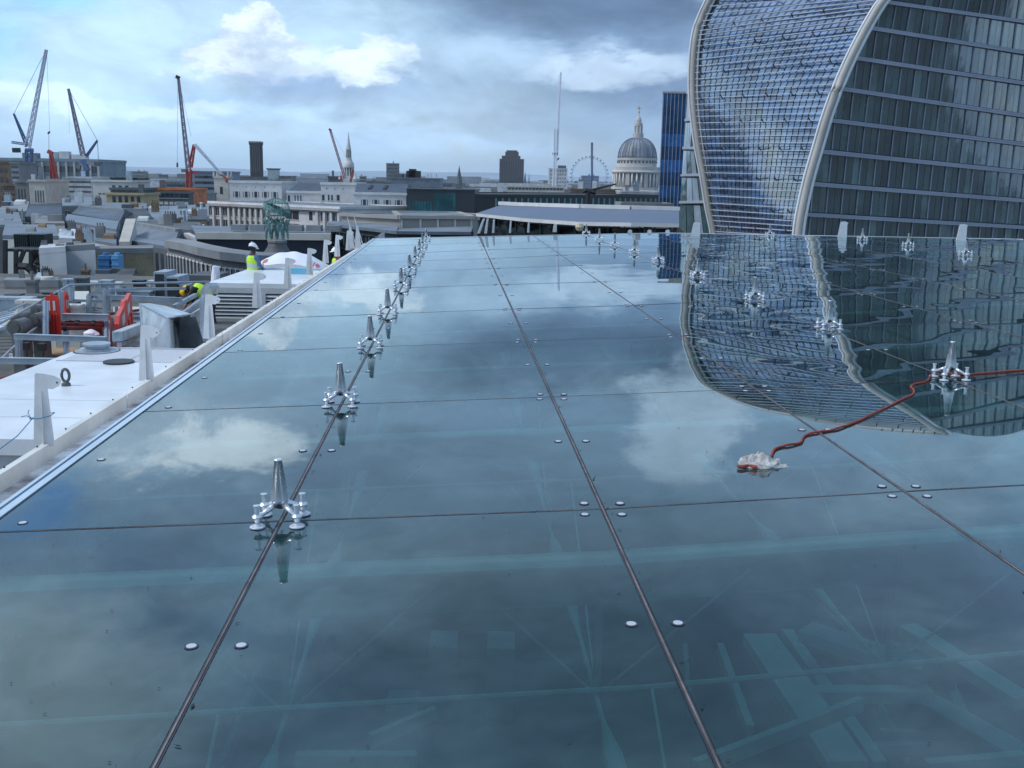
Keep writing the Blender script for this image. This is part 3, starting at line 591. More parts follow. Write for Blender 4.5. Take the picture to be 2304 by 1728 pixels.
def facade(root, a, b_, drop, h_, n_, fill, m_, name='window', frm=None):
    u = b_-a; u.z = 0; L = u.length; u /= L; nn = Vector((u.y, -u.x, 0)); st_ = L/n_
    for k in range(n_):
        t0 = st_*(k+.5-fill/2); t1 = t0+st_*fill; zt = a.z+(b_.z-a.z)*(t0+t1)/2/L-drop; q = MB()
        p0 = Vector((a.x, a.y, 0))+u*t0; p1 = Vector((a.x, a.y, 0))+u*t1
        q.hexa([p0+nn*.03+Vector((0,0,zt-h_)), p1+nn*.03+Vector((0,0,zt-h_)), p1-nn*.2+Vector((0,0,zt-h_)), p0-nn*.2+Vector((0,0,zt-h_)), p0+nn*.03+Vector((0,0,zt)), p1+nn*.03+Vector((0,0,zt)), p1-nn*.2+Vector((0,0,zt)), p0-nn*.2+Vector((0,0,zt))])
        o = q.build(name, m_, root)
        if frm:
            q = MB(); e = .06
            for s0, s1, z0, z1 in ((t0-e, t1+e, zt, zt+.1), (t0-e, t1+e, zt-h_-.1, zt-h_), ((t0+t1)/2-.03, (t0+t1)/2+.03, zt-h_, zt)):
                pa = Vector((a.x, a.y, 0))+u*s0; pb = Vector((a.x, a.y, 0))+u*s1; V = Vector
                q.hexa([pa+nn*.09+V((0,0,z0)), pb+nn*.09+V((0,0,z0)), pb+nn*.035+V((0,0,z0)), pa+nn*.035+V((0,0,z0)), pa+nn*.09+V((0,0,z1)), pb+nn*.09+V((0,0,z1)), pb+nn*.035+V((0,0,z1)), pa+nn*.035+V((0,0,z1))])
            q.build('frame', frm, o)
def gable(name, label, front, ridge, back, walls, roofm, zb=-42, ribs=0, group=None):
    """roof with sloping face: front eave pair, ridge pair, back eave pair of (px,py,Y)."""
    f0, f1 = D(*front[0]), D(*front[1]); r0, r1 = D(*ridge[0]), D(*ridge[1]); b0, b1 = D(*back[0]), D(*back[1]); V = Vector
    root = thing(name, label, 'building', ((f0+f1+b0+b1).x/4, (f0+f1+b0+b1).y/4, zb), group)
    g = lambda p: V((p.x, p.y, zb))
    q = MB(); q.add([g(f0), g(f1), g(b1), g(b0), f0, f1, b1, b0], [(3,2,1,0), (0,1,5,4), (1,2,6,5), (2,3,7,6), (3,0,4,7)]); q.build('wall', walls, root)
    q = MB(); e = V((0,0,.05)); q.add([f0+e, f1+e, b1+e, b0+e, r0+e, r1+e], [(0,1,5,4), (2,3,4,5), (1,2,5), (3,0,4), (3,2,1,0)]); ro = q.build('roof', roofm, root)
    for k in range(ribs):
        t_ = (k+.5)/ribs; a = f0+(f1-f0)*t_+e; b_ = r0+(r1-r0)*t_+e; q = MB(); q.bar(a, b_, .09, .12); q.build('roof_seam', lead, ro)
    q = MB(); q.bar(r0+e, r1+e, .5, .3); q.build('ridge', concrete, ro)
    return root, f0, f1
# long mansard with dormer row (left centre)
root, f0, f1 = gable('mansard_building', 'long dark ribbed slate roof over a row of tall attic windows', ((160, 482, 130), (270, 500, 118)), ((180, 464, 136), (282, 474, 124)), ((190, 470, 146), (300, 480, 134)), lead, slate, ribs=24)
r_, (a, b_, c_, d_) = solid('attic_storey', 'pale grey attic storey with tall narrow windows under the dark ribbed roof', 'building', ((145, 500, 112), (262, 522, 100)), ((152, 486, 128), (268, 503, 116)), (mat('lead_clad', (.27, .30, .34), .6, var=.2, sc=.5), lead))
facade(r_, a, b_, .5, 2.0, 13, .45, win_m, frm=concrete)
gable('slate_roof_building', 'dark slate hipped roof left of the ribbed roof under the red crane', ((56, 488, 140), (140, 490, 140)), ((66, 462, 146), (138, 460, 146)), ((70, 466, 152), (140, 464, 152)), darkroof, slate, ribs=0)
gable('slate_roof_building', 'charcoal hipped roof right of the ribbed roof', ((262, 494, 150), (345, 492, 150)), ((280, 473, 156), (330, 472, 156)), ((285, 478, 162), (334, 477, 162)), conc_d, darkroof)
root, f0, f1 = gable('slate_roof_building', 'big plain grey slate roof sloping beside the tan chimney wall', ((295, 536, 84), (392, 552, 74)), ((306, 505, 90), (402, 521, 80)), ((330, 510, 98), (415, 524, 88)), lead, grey_roof)
q = MB(); q.bar(f0, f1, .5, .25); q.build('gutter', concrete, root)
r_, (a, b_, c_, d_) = solid('attic_storey', 'dark dormer storey below the big grey slate roof', 'building', ((292, 548, 76), (395, 566, 68)), ((296, 540, 82), (398, 556, 74)), (conc_d, lead)); facade(r_, a, b_, .3, 1.4, 9, .5, win_m)
# tan chimney wall
r_, _ = solid('chimney_wall', 'tall tan rendered chimney wall leaning over the grey roofs', 'chimney', ((268, 552, 72), (292, 552, 72)), ((283, 499, 84), (306, 499, 84)), (cream, stone2), zb=-12)
S_ = [
('flat pale roof with rendered walls below the attic windows', ((150, 535, 95), (262, 556, 85)), ((160, 512, 112), (262, 530, 100)), (white_r, grey_roof)),
('white rendered block with one small vent hole', ((134, 545, 58), (172, 547, 58)), ((134, 523, 75), (170, 523, 75)), (white_r, white_r)),
('low white wall run right of the white vent block', ((172, 556, 56), (204, 556, 56)), ((170, 545, 62), (202, 545, 62)), (white_r, concrete)),
('long beige rooftop behind the dark water tanks', ((6, 538, 64), (132, 540, 64)), ((12, 512, 84), (124, 512, 84)), (cream, grey_roof)),
('low blue grey rooftop at the left edge above the tanks', ((-30, 512, 90), (52, 512, 90)), ((-30, 474, 150), (40, 476, 150)), (conc_d, grey_roof)),
('worn stone rooftop strip in front of the slate hipped roof', ((78, 508, 100), (146, 508, 100)), ((80, 490, 122), (140, 490, 122)), (stone2, stone_d)),
('white gabled wall behind the black pipework', ((88, 572, 43), (148, 568, 43)), ((94, 562, 48), (148, 560, 48)), (white_r, white_r)),
('tall white rendered wall with black drainpipes', ((148, 566, 46), (214, 562, 46)), ((148, 556, 50), (214, 553, 50)), (white_r, concrete)),
('grey parapet wall with a brick chimney at lower left', ((10, 648, 33), (132, 648, 33)), ((16, 640, 36), (132, 640, 36)), (stone_d, concrete)),
('dark covered walkway roof behind the handrails', ((215, 636, 38), (300, 636, 38)), ((215, 624, 42), (300, 624, 42)), (dark_m, conc_d)),
('low mixed rooftops below the cream building', ((205, 472, 190), (330, 476, 185)), ((205, 458, 215), (330, 460, 215)), (conc_d, grey_roof)),
('grey roofs with small cowls right of the charcoal roof', ((330, 500, 150), (470, 502, 150)), ((330, 468, 220), (470, 462, 220)), (grey_roof, lead)),
('ochre brick attic beside the white columned building', ((422, 498, 140), (466, 498, 140)), ((424, 474, 165), (466, 474, 165)), (ybrick, darkroof)),
('grey flat roof edge behind the tan chimney wall', ((300, 512, 105), (440, 525, 95)), ((300, 496, 125), (440, 505, 120)), (lead, conc_d)),
('low roofs at the far left below the orange brick storeys', ((-20, 478, 170), (60, 478, 170)), ((-20, 458, 215), (66, 456, 215)), (stone_d, concrete)),
('green grey rooftop with plant boxes below the red crane', ((140, 466, 190), (208, 464, 190)), ((140, 448, 235), (206, 446, 235)), (conc_d, lead)),
]
rr = random.Random(77)
for n_i, (lb, f_, bk_, mm) in enumerate(S_):
    r_, (a, b_, c_, d_) = solid('rooftop', lb, 'building', f_, bk_, mm); W0 = (b_-a).length
    if f_[0][2] > 60 and W0 > 4: facade(r_, a, b_, .7, 1.1, max(3, int(W0/2.2)), .42, win_m, frm=concrete)
    for j in range(rr.randint(2, 5)):
        u_, v_ = rr.uniform(.08, .85), rr.uniform(.15, .8); p = (a*(1-u_)+b_*u_)*(1-v_)+(d_*(1-u_)+c_*u_)*v_+Vector((0,0,.252)); k_ = f_[0][2]/60; ww = rr.uniform(.12, .5)*k_; q = MB(); ty = rr.randint(0, 2)
        if ty == 0: q.box(p.x-ww, p.x+ww, p.y, p.y+ww*1.2, p.z, p.z+ww*rr.uniform(.4, 1.1)); nm = 'plant_box'
        elif ty == 1:
            q.box(p.x-ww*.5, p.x+ww*.5, p.y, p.y+ww*.4, p.z, p.z+ww*1.3); nm = 'chimney_stack'
            for m_i in (-.3, 0, .3): q.tube((p.x+ww*m_i, p.y+ww*.2, p.z+ww*1.3), (p.x+ww*m_i, p.y+ww*.2, p.z+ww*1.65), ww*.09, n=8)
        else: q.hexa([(p.x-ww,p.y,p.z),(p.x+ww,p.y,p.z),(p.x+ww,p.y+ww,p.z),(p.x-ww,p.y+ww,p.z),(p.x-ww*.9,p.y+.1,p.z+.18*k_),(p.x+ww*.9,p.y+.1,p.z+.18*k_),(p.x+ww*.9,p.y+ww*.9,p.z+.3*k_),(p.x-ww*.9,p.y+ww*.9,p.z+.3*k_)]); nm = 'rooflight'
        q.build(nm, rr.choice([conc_d, stone_d, white_r, galv_d, brick, conc_d, darkroof]), kids(r_)[1])
# brown brick wall with blue containers in front of it
r_, _ = solid('brick_building', 'brown stock brick wall behind the blue containers', 'building', ((205, 572, 46), (345, 570, 50)), ((205, 566, 50), (345, 562, 54)), (ybrick, stone_d))
for lb, x0, x1, mm in (('dark blue tank standing against the brick wall', 219, 247, tank_b), ('light blue tank right of the dark blue one', 250, 268, mat('sky_blue_container', (.13, .34, .58), .6, var=.15))):
    A = D(x0, 575, 44); B = D(x1, 618, 44); q = MB(); q.box(A.x, B.x, 44, 44.6, B.z, A.z)
    for k in range(3): q.box(A.x-.02, B.x+.02, 43.97, 44.02, B.z+(A.z-B.z)*(k+.5)/3-.02, B.z+(A.z-B.z)*(k+.5)/3+.02)
    q.tube(((A.x+B.x)/2, 44.3, A.z), ((A.x+B.x)/2, 44.3, A.z+.1), .12); tag(q.build('storage_tank', mm), lb, 'tank')
# black water tanks on a platform with struts
for i, (lb, x0, x1) in enumerate((('black ribbed water tank, left of the pair on the platform', 30, 64), ('black ribbed water tank, right of the pair on the platform', 66, 100))):
    A = D(x0, 527, 50); B = D(x1, 557, 50); q = MB(); q.box(A.x, B.x, 50, 51, B.z, A.z)
    for k in range(7): xx = A.x+(B.x-A.x)*(k+.5)/7; q.box(xx-.02, xx+.02, 49.95, 50.0, B.z, A.z)
    tag(q.build('water_tank', mat('black_green_tank', (.02, .032, .035), .5, var=.3)), lb, 'tank', 'pair of water tanks')
r_ = thing('tank_platform', 'black steel platform and raking struts under the water tanks', 'steel platform', D(80, 640, 48))
A = D(28, 560, 48.5); B = D(152, 563, 48.5); q = MB(); q.bar(A, B, 1.6, .12); q.build('deck', dark_m, r_)
for x0, y0, x1, y1 in ((96, 565, 74, 615), (147, 565, 147, 640), (36, 562, 36, 630), (70, 562, 70, 625), (12, 540, 12, 630), (55, 562, 40, 600)):
    q = MB(); q.bar(D(x0, y0, 47.5), D(x1, y1, 47.5), .16, .16); q.build('strut', dark_m, r_)
q = MB(); q.path([D(78, 566, 47), D(84, 590, 47), D(92, 600, 47), D(92, 618, 47), D(80, 618, 47), D(60, 600, 47), D(44, 600, 47)], .18, 8); q.build('duct', dark_m, r_)
# chimney pots, cowls, small plant
for lb, x, y0, y1, Y, w_, mm, k in (('black tapered bucket shaped cowl on the parapet', 103, 603, 621, 34, 15, dark_m, 0), ('cream drum tank on the parapet beside the black cowl', 108, 622, 645, 33.5, 28, cream, 1), ('square brick chimney rising from the grey parapet wall', 75, 636, 668, 32, 20, stone_d, 2), ('small square brown chimney against the white wall', 194, 612, 635, 42, 15, brick, 2)):
    T = D(x, y0, Y); Bp = D(x, y1, Y); r0 = w_/FPX*Y/2; q = MB()
    if k == 0: q.lathe([(r0, 0), (r0*.72, T.z-Bp.z)], Bp, 14)
    elif k == 1: q.lathe([(r0, 0), (r0, (T.z-Bp.z)*.9), (r0*.9, T.z-Bp.z)], Bp, 18)
    else: q.box(Bp.x-r0, Bp.x+r0, Y-r0, Y+r0, Bp.z-1, T.z); q.box(Bp.x-r0*1.25, Bp.x+r0*1.25, Y-r0*1.25, Y+r0*1.25, T.z+.002, T.z+.09); q.lathe([(r0*.35, T.z+.09), (r0*.3, T.z+.35)], (Bp.x, Y, 0), 10)
    tag(q.build('chimney' if k == 2 else ('roof_cowl' if k == 0 else 'drum_tank'), mm), lb, 'chimney' if k == 2 else 'roof plant')
rr = random.Random(11)
WH = ['at the far left', 'left of the red crane foot', 'over the ribbed slate roof', 'below the cream building', 'below the orange roof', 'left of the white columns']
for i in range(46):
    px = rr.uniform(20, 460); py = rr.uniform(455, 520); Y = 30000/(py-392)*rr.uniform(.42, .55); w_ = rr.uniform(4, 12)/FPX*Y; h_ = rr.uniform(2, 6)/FPX*Y; p = D(px, py, Y); q = MB()
    kk = rr.choice(['box', 'box', 'cowl', 'mast'])
    if kk == 'box':
        q.box(p.x-w_, p.x+w_, p.y, p.y+w_, p.z-2, p.z+h_); q.box(p.x-w_*.8, p.x+w_*.8, p.y+.1, p.y+w_*.8, p.z+h_, p.z+h_*1.15); nm, ct = 'plant_box', 'roof plant'
    elif kk == 'cowl': q.lathe([(w_*.35, -2), (w_*.35, h_), (w_*.6, h_*1.1), (w_*.2, h_*1.6)], p, 10); nm, ct = 'vent_cowl', 'roof vent'
    else: q.tube(p-Vector((0,0,2)), p+Vector((0,0,h_*2.2)), .06*Y/100, n=6); q.bar(p+Vector((-w_*.3,0,h_*1.9)), p+Vector((w_*.3,0,h_*1.9)), .05*Y/100); nm, ct = 'roof_aerial', 'aerial'
    mm, cn_ = rr.choice([(stone, 'pale'), (concrete, 'grey'), (conc_d, 'dark grey'), (white_r, 'white'), (brick, 'brown'), (galv_d, 'steel')])
    tag1(q, nm, mm, '%s %s %s on the crowded roofs, %s%s' % ('tiny' if w_/Y < 2.6e-3 else 'small' if w_/Y < 3.9e-3 else 'squat', cn_, ct, WH[min(5, int(px/77))], ', lower' if py > 490 else (', upper' if py < 470 else '')), ct, 'small roof plant on the crowded rooftops')
# ---- curved grey stone building behind the first worker
rt = thing('curved_facade_building', 'curved grey stone building with close set pilasters behind the standing worker', 'building', (D(480, 600, 66).x, 66, -42))
pts = [(376, 556, 66), (410, 562, 62), (450, 573, 59), (500, 583, 58), (560, 590, 58), (640, 592, 60)]
tops = [D(*p) for p in pts]
for k in range(len(tops)-1):
    a, b_ = tops[k], tops[k+1]; q = MB(); bk0 = a+Vector((.3, 1.2, 0)); bk1 = b_+Vector((.3, 1.2, 0)); g = lambda p, z: Vector((p.x, p.y, z))
    q.hexa([g(a,-20), g(b_,-20), g(bk1,-20), g(bk0,-20), a, b_, bk1, bk0]); q.build('wall', stone_d, rt)
    q = MB(); e = Vector((0,-.5,0)); q.hexa([a+e, b_+e, bk1, bk0, a+e+Vector((0,0,.45)), b_+e+Vector((0,0,.45)), bk1+Vector((0,0,.5)), bk0+Vector((0,0,.5))]); q.build('cornice', concrete, rt)
    facade(rt, a, b_, .5, 1.5, 5, .5, win_m, frm=stone)
# ---- navy wall and roof, light end wall
r_, (a, b_, c_, d_) = solid('navy_clad_building', 'wide navy clad building with a pale end wall and grey roof edge', 'building', ((442, 533, 80), (745, 536, 80)), ((430, 513, 100), (745, 520, 100)), (navy, grey_roof))
q = MB(); A = D(413, 524, 82); B = D(442, 533, 80); q.hexa([Vector((A.x,82,-12)), Vector((B.x,80,-12)), Vector((B.x+.3,80.3,-12)), Vector((A.x+.3,82.5,-12)), Vector((A.x,82,A.z)), Vector((B.x,80,A.z-.3)), Vector((B.x+.3,80.3,A.z-.3)), Vector((A.x+.3,82.5,A.z))]); q.build('end_wall', white_r, r_)
q = MB(); q.bar(a+Vector((0,-.1,.1)), b_+Vector((0,-.1,.1)), .4, .5); q.build('roof_edge', stone2, r_)
for k in range(6): p = a+(b_-a)*(.1+.15*k)+Vector((0, 6, .2)); MB().box(p.x, p.x+1.2, p.y, p.y+1, p.z, p.z+.5).build('rooflight', concrete, r_)
tag(MB().add([D(462,558,76), D(486,560,76), D(486,571,76), D(466,571,76)]+[v+Vector((0,1,0)) for v in (D(462,558,76), D(486,560,76), D(486,571,76), D(466,571,76))], [(3,2,1,0),(4,5,6,7),(0,1,5,4),(1,2,6,5),(2,3,7,6),(3,0,4,7)]).build('roof_hatch', white_p), 'white hatch box in front of the navy wall', 'hatch')
# ---- white columned building
Yb = 165
def wb(label, x0, x1, yt, Y, dp, Y1=None, roof=None, wins=(), rim=.7, yt1=None, plant=0, wall=None):
    return block('white_stone_building', label, 'building', x0, x1, yt, Y, dp, wall or stone, roof or lead, Y1=Y1, wins=wins, rim=rim, yt1=yt1, plant=plant)
r_, P, L, zt = wb('long white stone block with two storeys of tall windows between pilasters', 464, 765, 452, 296, 26, Y1=262, wins=[(.005,.185,3,1.6,2.2,.62,win_m,stone2),(.19,.49,7,1.6,2.2,.6,win_m,stone2),(.005,.185,3,4.9,2.2,.62,win_m,stone2),(.19,.49,7,4.9,2.2,.6,win_m,stone2),(.62,.72,1,1.6,2.2,.9,win_m,stone2),(.62,.72,1,4.9,2.2,.9,win_m,stone2),(.78,.82,1,1.6,2.2,.6,win_m),(.78,.82,1,4.9,2.2,.6,win_m),(.86,.99,3,1.6,2.2,.66,win_m,stone2),(.86,.99,3,4.9,2.2,.66,win_m,stone2)])
for s_ in [.0, .065, .125, .19, .233, .276, .319, .362, .405, .448, .49, .85, .9, .945, .995]:
    q = MB(); c0 = s_*L; q.hexa([P(c0-.4,-.5,zt-8.5), P(c0+.4,-.5,zt-8.5), P(c0+.4,-.01,zt-8.5), P(c0-.4,-.01,zt-8.5), P(c0-.4,-.5,zt-1.3), P(c0+.4,-.5,zt-1.3), P(c0+.4,-.01,zt-1.3), P(c0-.4,-.01,zt-1.3)]); q.build('pilaster', stone, r_)
q = MB(); q.hexa([P(-.8,-.9,zt-1.2), P(L+.4,-.9,zt-1.2), P(L+.4,-.27,zt-1.2), P(-.8,-.27,zt-1.2), P(-.8,-1.1,zt-.5), P(L+.4,-1.1,zt-.5), P(L+.4,-.27,zt-.5), P(-.8,-.27,zt-.5)]); q.build('cornice', stone, r_)
def win3(s0, s1, n_, zo, h_): return [(s0, s1, n_, zo, h_, .28, win_m, stone2)]
def trip(n_, s0=.04, s1=.96, zo=2.6, h_=1.8):
    out = []; st_ = (s1-s0)/n_
    for k in range(n_):
        c0 = s0+st_*(k+.5)
        out += [(c0-.035, c0+.035, 1, zo, h_, .8, win_m, stone2), (c0-.065, c0-.05, 1, zo, h_, .8, win_m), (c0+.05, c0+.065, 1, zo, h_, .8, win_m)]
    return out
wb('tall white stone pavilion, left one, with five triple windows and round ports', 516, 633, 406, 318, 22, wins=trip(5, zo=3.2, h_=1.7)+[(.06,.94,5,1.6,.4,.06,win_m)])
r_, P, L, zt = wb('recessed white stone wing under the blue slate roof', 645, 722, 429, 312, 17, wins=[(.0,.12,1,1.3,1.8,.55,win_m,stone2),(.2,.45,3,1.3,1.8,.4,win_m,stone2)])
q = MB(); q.add([P(.3,.3,zt+.02), P(L,.3,zt+.02), P(L,16,zt+.02), P(.3,16,zt+.02), P(2.5,5,zt+2.3), P(L,5,zt+2.3), P(L,12,zt+2.3), P(2.5,12,zt+2.3)], [(0,1,5,4),(1,2,6,5),(2,3,7,6),(3,0,4,7),(4,5,6,7)]); q.build('slate_roof', slate, r_)
wb('tall white stone pavilion, right one, with a few square windows and round ports', 722, 800, 410, 304, 20, wins=[(.0,.12,1,3.5,1.6,.6,win_m,stone2),(.17,.36,2,3.5,1.6,.5,win_m,stone2),(.42,.56,1,3.5,1.6,.6,win_m,stone2),(.05,.75,3,1.6,.4,.1,win_m)])
r_, P, L, zt = wb('white stone wing at right with four triple windows and rooflights in its slate roof', 795, 914, 432, 292, 17, wins=trip(4, zo=2.0, h_=2.2, s0=.1))
q = MB(); q.add([P(.3,.3,zt+.02), P(L,.3,zt+.02), P(L,16,zt+.02), P(.3,16,zt+.02), P(.3,6,zt+2.3), P(L,6,zt+2.3), P(L,13,zt+2.3), P(.3,13,zt+2.3)], [(0,1,5,4),(1,2,6,5),(2,3,7,6),(3,0,4,7),(4,5,6,7)]); ro = q.build('slate_roof', slate, r_)
for s_ in (L*.28, L*.57): MB().bar(P(s_, 2.2, zt+.95), P(s_+.4, 4.6, zt+1.95), .9, .15).build('rooflight', dark_m, ro)
# ---- dark modern building with teal glazing
r_, P, L, zt = block('dark_modern_building', 'long low dark clad modern building with strips of teal glazing', 'modern building', 916, 1068, 424, 272, 34, mat('dark_cladding', (.035, .042, .055), .35, var=.15, sc=.3), darkroof, rim=.3, wins=[(.4,.72,8,1.0,5.2,.8,fg_teal),(.02,.38,8,3.2,3.0,.7,fg_teal)])
r_, P, L, zt = block('dark_modern_building', 'right hand wing of the dark building, receding, with thin teal glass fins', 'modern building', 1068, 1500, 423, 274, 34, mat('black_cladding', (.016, .022, .028), .4, var=.2, sc=.3), darkroof, Y1=330, rim=.8, yt1=450, wins=[(.08,.98,30,1.0,4.6,.26,mat('pale_teal_fin', (.12,.30,.30), .5))])
block('white_rooftop_block', 'cluster of white rooftop plant enclosures below the cathedral', 'building', 1397, 1485, 429, 380, 18, white_r, white_r, wins=[(.3,.98,6,1.2,1.2,.5,concrete)], plant=4)
block('city_building', 'long pale flat roof with railing in front of the skyline towers', 'building', 1140, 1270, 418, 400, 20, stone2, concrete, wins=[(.02,.98,16,.6,.8,.8,conc_d)])
block('city_building', 'jumble of brown roofs below the ferris wheel', 'building', 1285, 1400, 424, 400, 16, brick, stone_d, plant=4)
MBt = MB(); a = D(1312, 432, 200); MBt.tube(a, D(1386, 414, 200), .26, .14, 8); r_ = thing('jib_arm', 'dark folded crane jib lying across the roofs below the cathedral', 'crane', (a.x, 200, -42)); MBt.build('jib', dark_m, r_); q = MB(); q.tube(D(1316, 428, 200), D(1340, 434, 200), .5, n=6); q.tube((a.x+1,200,-42), a+Vector((1,0,0)), .5); q.build('mast', dark_m, r_)
block('city_building', 'grey curved edge roof at the foot of the blue tower', 'building', 1400, 1512, 456, 170, 10, concrete, concrete, rim=.8)
# ---- pavilion with two roof tiers
Yp = 92
r_, P, L, zt = block('pavilion_building', 'low concrete pavilion with a deep blank fascia and flat grey roof', 'building', 769, 900, 479, 97, 12, mat('beige_concrete', (.34, .32, .30), .8, var=.15, sc=.3), grey_roof, Y1=92, rim=.3)
r2, P2, L2, zt2 = block('pavilion_building', 'right wing of the concrete pavilion with pale joints in its fascia', 'building', 900, 1063, 484, 92, 12, MATS['beige_concrete'], grey_roof, Y1=93, rim=.3)
for s_ in (.02, .28, .52, .76, .985): q = MB(); c0 = s_*L2; q.hexa([P2(c0-.08,-.1,zt2-1.2), P2(c0+.08,-.1,zt2-1.2), P2(c0+.08,-.01,zt2-1.2), P2(c0-.08,-.01,zt2-1.2), P2(c0-.08,-.1,zt2-.3), P2(c0+.08,-.1,zt2-.3), P2(c0+.08,-.01,zt2-.3), P2(c0-.08,-.01,zt2-.3)]); q.build('joint', stone, r2)
for (x0, y0, Y0, x1, y1, Y1_, lb) in ((738, 503, 92, 892, 520, 84, 'left'), (892, 520, 84, 1060, 522, 85, 'right')):
    a, b_ = D(x0, y0, Y0), D(x1, y1, Y1_); c_, d_ = D(x1+5, y1-13, Y1_+7), D(x0+8, y0-6, Y0+7); q = MB(); e = Vector((0,0,-.25))
    r3 = thing('lower_roof_tier', 'sloping lower roof over dark windows, %s half of the pavilion' % lb, 'building', ((a.x+b_.x)/2, (a.y+b_.y)/2, -42))
    q.hexa([a+e, b_+e, c_+e, d_+e, a, b_, c_, d_]); q.build('roof', grey_roof, r3)
    g = lambda p, z: Vector((p.x, p.y+.8, z)); q = MB(); q.hexa([g(a,-42), g(b_,-42), g(c_,-42), g(d_,-42), g(a,a.z-.3), g(b_,b_.z-.3), g(c_,b_.z-.3), g(d_,a.z-.3)]); q.build('wall', conc_d, r3)
    facade(r3, g(a, a.z-.3), g(b_, b_.z-.3), .4, 1.3, 9, .84, dk_glass, frm=concrete)
# ---- big canopy roof
rt = thing('canopy_roof_building', 'wide shallow grey blue metal roof with pale eaves over dark glazing', 'building', (D(1300, 500, 84).x, 84, -42))
ev = [(1071, 480, 88), (1120, 485, 82), (1180, 491, 76), (1300, 499, 70), (1420, 501, 68), (1528, 503, 68)]; rg = [(1128, 461, 96), (1160, 463, 94), (1220, 465, 90), (1310, 468, 86), (1420, 471, 84), (1528, 474, 84)]
ev3 = [D(*p) for p in ev]; rg3 = [D(*p) for p in rg]; q = MB()
for k in range(5): q.add([ev3[k], ev3[k+1], rg3[k+1], rg3[k]], [(0,1,2,3)])
q.add([v-Vector((0,0,.25)) for v in ev3]+ev3, [(k, k+1, 7+k, 6+k) for k in range(5)], 1)
q.add([v-Vector((0,0,.25)) for v in ev3]+[v-Vector((0,0,.3)) for v in rg3], [(6+k, 7+k, k+1, k) for k in range(5)], 0)
q.build('roof', [mat('zinc_roof', (.13, .16, .225), .55, var=.08, sc=.15), stone], rt)
q = MB()
for k in range(5): q.bar(rg3[k]+Vector((0,0,.15)), rg3[k+1]+Vector((0,0,.15)), .7, .3)
q.build('ridge_trim', stone, rt)
q = MB()
for k in range(5):
    a, b_ = ev3[k]*1.0, ev3[k+1]*1.0; a = a+Vector((0,4,-.5)); b_ = b_+Vector((0,4,-.5)); q.add([Vector((a.x,a.y,-42)), Vector((b_.x,b_.y,-42)), b_, a], [(0,1,2,3)])
q.build('glazing', mat('brown_dark_glass', (.035, .035, .035), .25, var=.7, sc=.5, col2=(.02,.04,.045)), rt)
for k in range(16):
    s_ = k/15*4.99; i = int(s_); t_ = s_-i; p = ev3[i]+(ev3[i+1]-ev3[i])*t_+Vector((0,3.7,-.4)); MB().bar(p, p+Vector((.3,0,-3.5)), .1, .15).build('mullion', mat('teal_mullion', (.08,.2,.2), .5), rt)
for k in range(9):
    s_ = k/8*4.9; i = int(s_); t_ = s_-i; p = ev3[i]+(ev3[i+1]-ev3[i])*t_+Vector((.2,1,-.35)); MB().bar(p, p+Vector((1.1,2.4,-.9)), .3, .5).build('bracket', mat('brown_soffit', (.16,.13,.11), .8), rt)
tag(MB().lathe([(.05,-.28),(.2,-.2),(.28,0),(.2,.2),(.05,.28)], D(1304, 511, 66), 14).build('globe_lamp', mat('opal_globe', (.6,.5,.35), .5)), 'small round cream globe hanging under the canopy eaves', 'lamp')
# ---- blue tower behind
Y = 200; A = D(1493, 210, Y); B = D(1562, 206, Y); rt = thing('blue_glass_tower', 'tall dark blue glass tower with bright blue bands at the left of the curved building', 'tower', ((A.x+B.x)/2, Y+8, -42))
bx_ = lambda q, g, z0, z1: q.hexa([(A.x-g,Y-g,z0), (B.x+g,Y-g,z0), (B.x*1.08+g,Y+15,z0), (A.x*1.085-g,Y+15,z0), (A.x-g,Y-g,z1), (B.x+g,Y-g,z1), (B.x*1.08+g,Y+15,z1), (A.x*1.085-g,Y+15,z1)])
bx_(MB(), 0, -42, A.z).build('core', conc_d, rt)
nb = 22; Hh = A.z+42; zz = A.z
for k in range(nb):
    h_ = 1.7 if k else 2.6
    bright = k in (3, 5, 7, 9, 11, 13, 15, 17, 19)
    bx_(MB(), .1, zz-(2.45 if not bright else 2.3), zz-.02).build('glass_band', tw_hi if bright else tw_lo, rt); zz -= 2.45 if not bright else 2.3
for k in range(9): xx = A.x+(B.x-A.x)*k/8; MB().box(xx-.05, xx+.05, Y-.22, Y-.12, -42, A.z+.3).build('fin', mat('fin_grey', (.34,.36,.42), .5), rt)
bx_(MB(), .2, A.z+.02, A.z+.35).build('parapet', stone2, rt)
